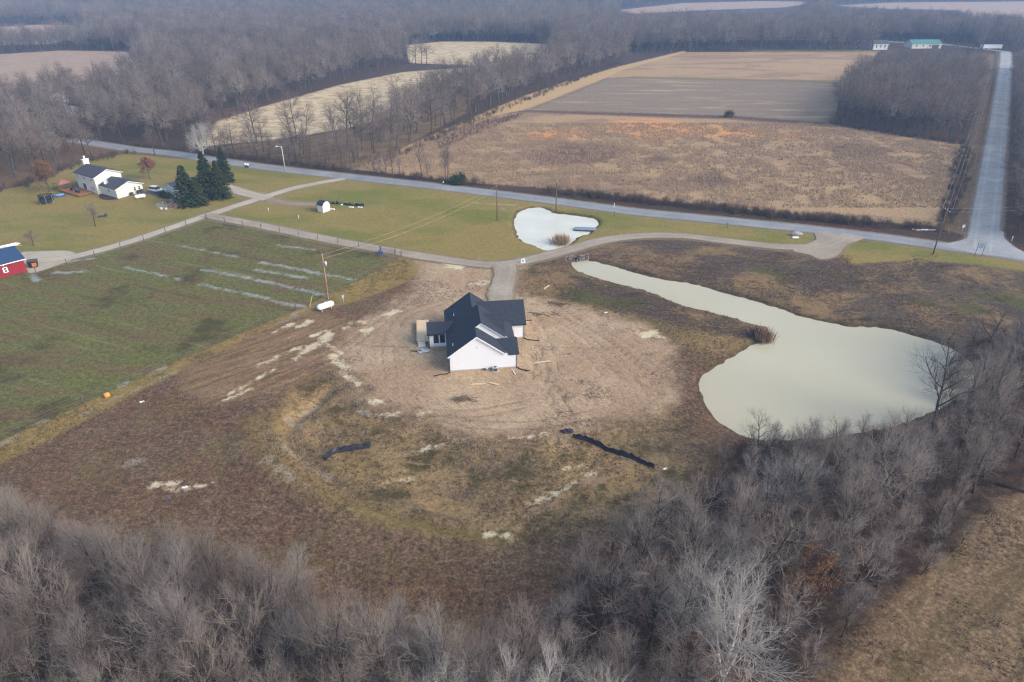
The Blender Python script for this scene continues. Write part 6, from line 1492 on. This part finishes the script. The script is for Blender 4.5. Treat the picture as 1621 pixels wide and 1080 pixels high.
m_ = MB(); m_.tube([(-2.2, 0, .1), (2.4, .2, .1)], .09, 6); m_.tube([(-2.6, .7, .1), (1.8, .5, .1)], .08, 6); m_.tube([(.2, -.3, .15), (3.2, .1, .12)], .07, 6); o = m_.build('guard_logs', M['tank_white']); o.location = at(1462, 365); tag(o, 'pale fallen rails in the brush left of the road junction', 'rails')
for k, (px, py, lb, mt_) in enumerate([(264, 792, 'blue and white litter on the brown weeds in the lower left field', 'blue_plastic'), (290, 772, 'white scrap lying on a pale patch in the lower left field', 'tank_white'), (223, 637, 'white bit of litter on the weeds below the golden strip', 'tank_white'), (958, 496, 'white scrap at the right edge of the bare earth', 'tank_white'), (1052, 738, 'white bag beside the right end of the long silt fence', 'tank_white')]):
    m_ = MB(); m_.blob((0, 0, .08), (.32, .2, .14), k + 40, 8, 5, .35); m_.blob((.4, .25, .06), (.3, .14, .1), k + 50, 7, 5, .35); o = m_.build('litter', M[mt_]); o.location = at(px, py); o.scale = (.75, .75, .75); o.location[2] = zat(o.location[0], o.location[1]); tag(o, lb, 'litter')
for k, (px, py, ln, lb) in enumerate([(1613, 778, 2.6, 'dark fallen log at the top edge of the brown corner field'), (628, 1020, 1.8, 'pale fallen log on the brushy ground at the bottom edge')]):
    m_ = MB(); m_.tube([(-ln, 0, .2), (0, .15, .25), (ln, -.1, .15)], [.22, .2, .13], 8); m_.tube([(.3, .1, .25), (.9, .7, .6)], [.09, .04], 6); o = m_.build('fallen_log', M['bark'] if k == 0 else M['rock'], None, True); o.location = at(px, py); o.rotation_euler[2] = -.5; tag(o, lb, 'log')
for k, (px, py, sc, lb) in enumerate([(722, 292, 1.0, 'round dark green cedar beside the county road at the field edge'), (730, 288, .8, 'smaller dark green cedar just behind the roadside one'), (1154, 185, .9, 'dark bush alone on the line between the two brown fields')]):
    rr_ = random.Random(70 + k); c = np.array([[rr_.gauss(0, .9) * sc, rr_.gauss(0, .9) * sc, abs(rr_.gauss(1.2, .8)) * sc] for _ in range(700)]); V, F = leaves(c, 2200, .22, k + 3, .1)
    e = empty('cedar_bush' if k < 2 else 'dark_bush', at(px, py), 0, lb, 'bush'); link('leaves', np_mesh('leaves', V, F, M['needle'] if k < 2 else M['brush_twig']), e)
    m_ = MB(); m_.tube([(0, 0, -.1), (0, 0, 1.6 * sc)], .08, 6); m_.build('stem', M['bark_far'], e)
# ------------------------------------------------------------------ distant houses
def small_house(name, px, py, rz, L, D, ze, zr, wall, roofm, label, wins=3, garage=False, cat='house'):
    e = empty(name, at(px, py), rz, label, cat)
    w_ = MB(); w_.box(-L/2, L/2, 0, D, -.3, ze); w_.prism([(0, ze), (D, ze), (D/2, zr)], 'x', -L/2 + .02, L/2 - .02); w_.build('wall', M[wall], e)
    rf = MB(); tr_ = MB(); k = (zr - ze) / (D / 2)
    for a, b_, fn in [(-.5, D/2, lambda u, v: zr + k * (v - D/2)), (D/2, D + .5, lambda u, v: zr - k * (v - D/2))]:
        rf.slab([(-L/2 - .5, a), (L/2 + .5, a), (L/2 + .5, b_), (-L/2 - .5, b_)], fn, .2, .22); tr_.slab([(-L/2 - .45, a + .02), (L/2 + .45, a + .02), (L/2 + .45, b_ - .02), (-L/2 - .45, b_ - .02)], fn, .2, .0)
    rf.build('roof', M[roofm], e); tr_.build('roof_trim', M['white_trim'], e)
    for k in range(wins):
        u = -L/2 + L * (k + .7) / (wins + .4); window(e, u - .6, u + .6, 0, ze * .35, ze * .8, 0, 'white_trim')
    if garage:
        m_ = MB(); m_.box(L * .18, L * .42, -.06, .01, 0, 2.6); m_.build('garage_door', M['dark_grey'], e)
    return e
small_house('white_house', 1393, 79, .1, 12, 8, 4.4, 6.6, 'ac_grey', 'old_shingle', 'small white house far off at the edge of the upper brown field', 3)
small_house('green_roof_house', 1466, 77, .05, 24, 11, 3.4, 6.0, 'cream_siding', 'green_metal', 'long cream house with a green roof far off before the woods', 4, True)
q = at(1514, 76); car('parked_van', q[0], q[1], .2, 'car_blue', 'pale blue vehicle parked near the distant green-roofed house', 'van', True, 6.5)
tl = empty('white_trailer', at(1568, 78), .05, 'long low white trailer by the far end of the straight road', 'trailer')
m_ = MB(); m_.box(-8, 8, -1.6, 1.6, .6, 3.2); m_.build('body', M['tank_white'], tl, bevel=.15); m_ = MB(); m_.box(-8.1, 8.1, -1.7, 1.7, 3.2, 3.35); m_.build('roof', M['white_trim'], tl)
for x in (-5, 5):
    q = MB(); q.revolve([(.1, -1.7), (.5, -1.7), (.5, 1.7), (.1, 1.7)], 12, (x, 0, .5), 'y'); q.build('wheel', M['rubber'], tl)
small_house('hidden_house', 72, 163, -.6, 12, 8, 3.2, 5.0, 'white_trim', 'old_shingle', 'pale house barely showing through the trees of the big wood, upper left', 2)
small_house('hidden_house', 98, 184, -.6, 11, 7, 2.8, 4.2, 'galv', 'galv', 'grey outbuilding barely showing through the trees of the big wood, lower left', 1)
# ------------------------------------------------------------------ haze
mh, nt, b = new_mat('haze'); nt.nodes.remove(b)
pv = nt.nodes.new('ShaderNodeVolumePrincipled'); pv.inputs['Density'].default_value = HAZE_DENSITY
pv.inputs['Color'].default_value = HAZE_COL + (1,); pv.inputs['Anisotropy'].default_value = 0.0
nt.links.new(pv.outputs['Volume'], nt.nodes['Material Output'].inputs['Volume'])
hz = MB(); hz.box(-9500, 9500, -200, 9500, -3, 66)
tag(hz.build('haze', mh), kind='stuff')
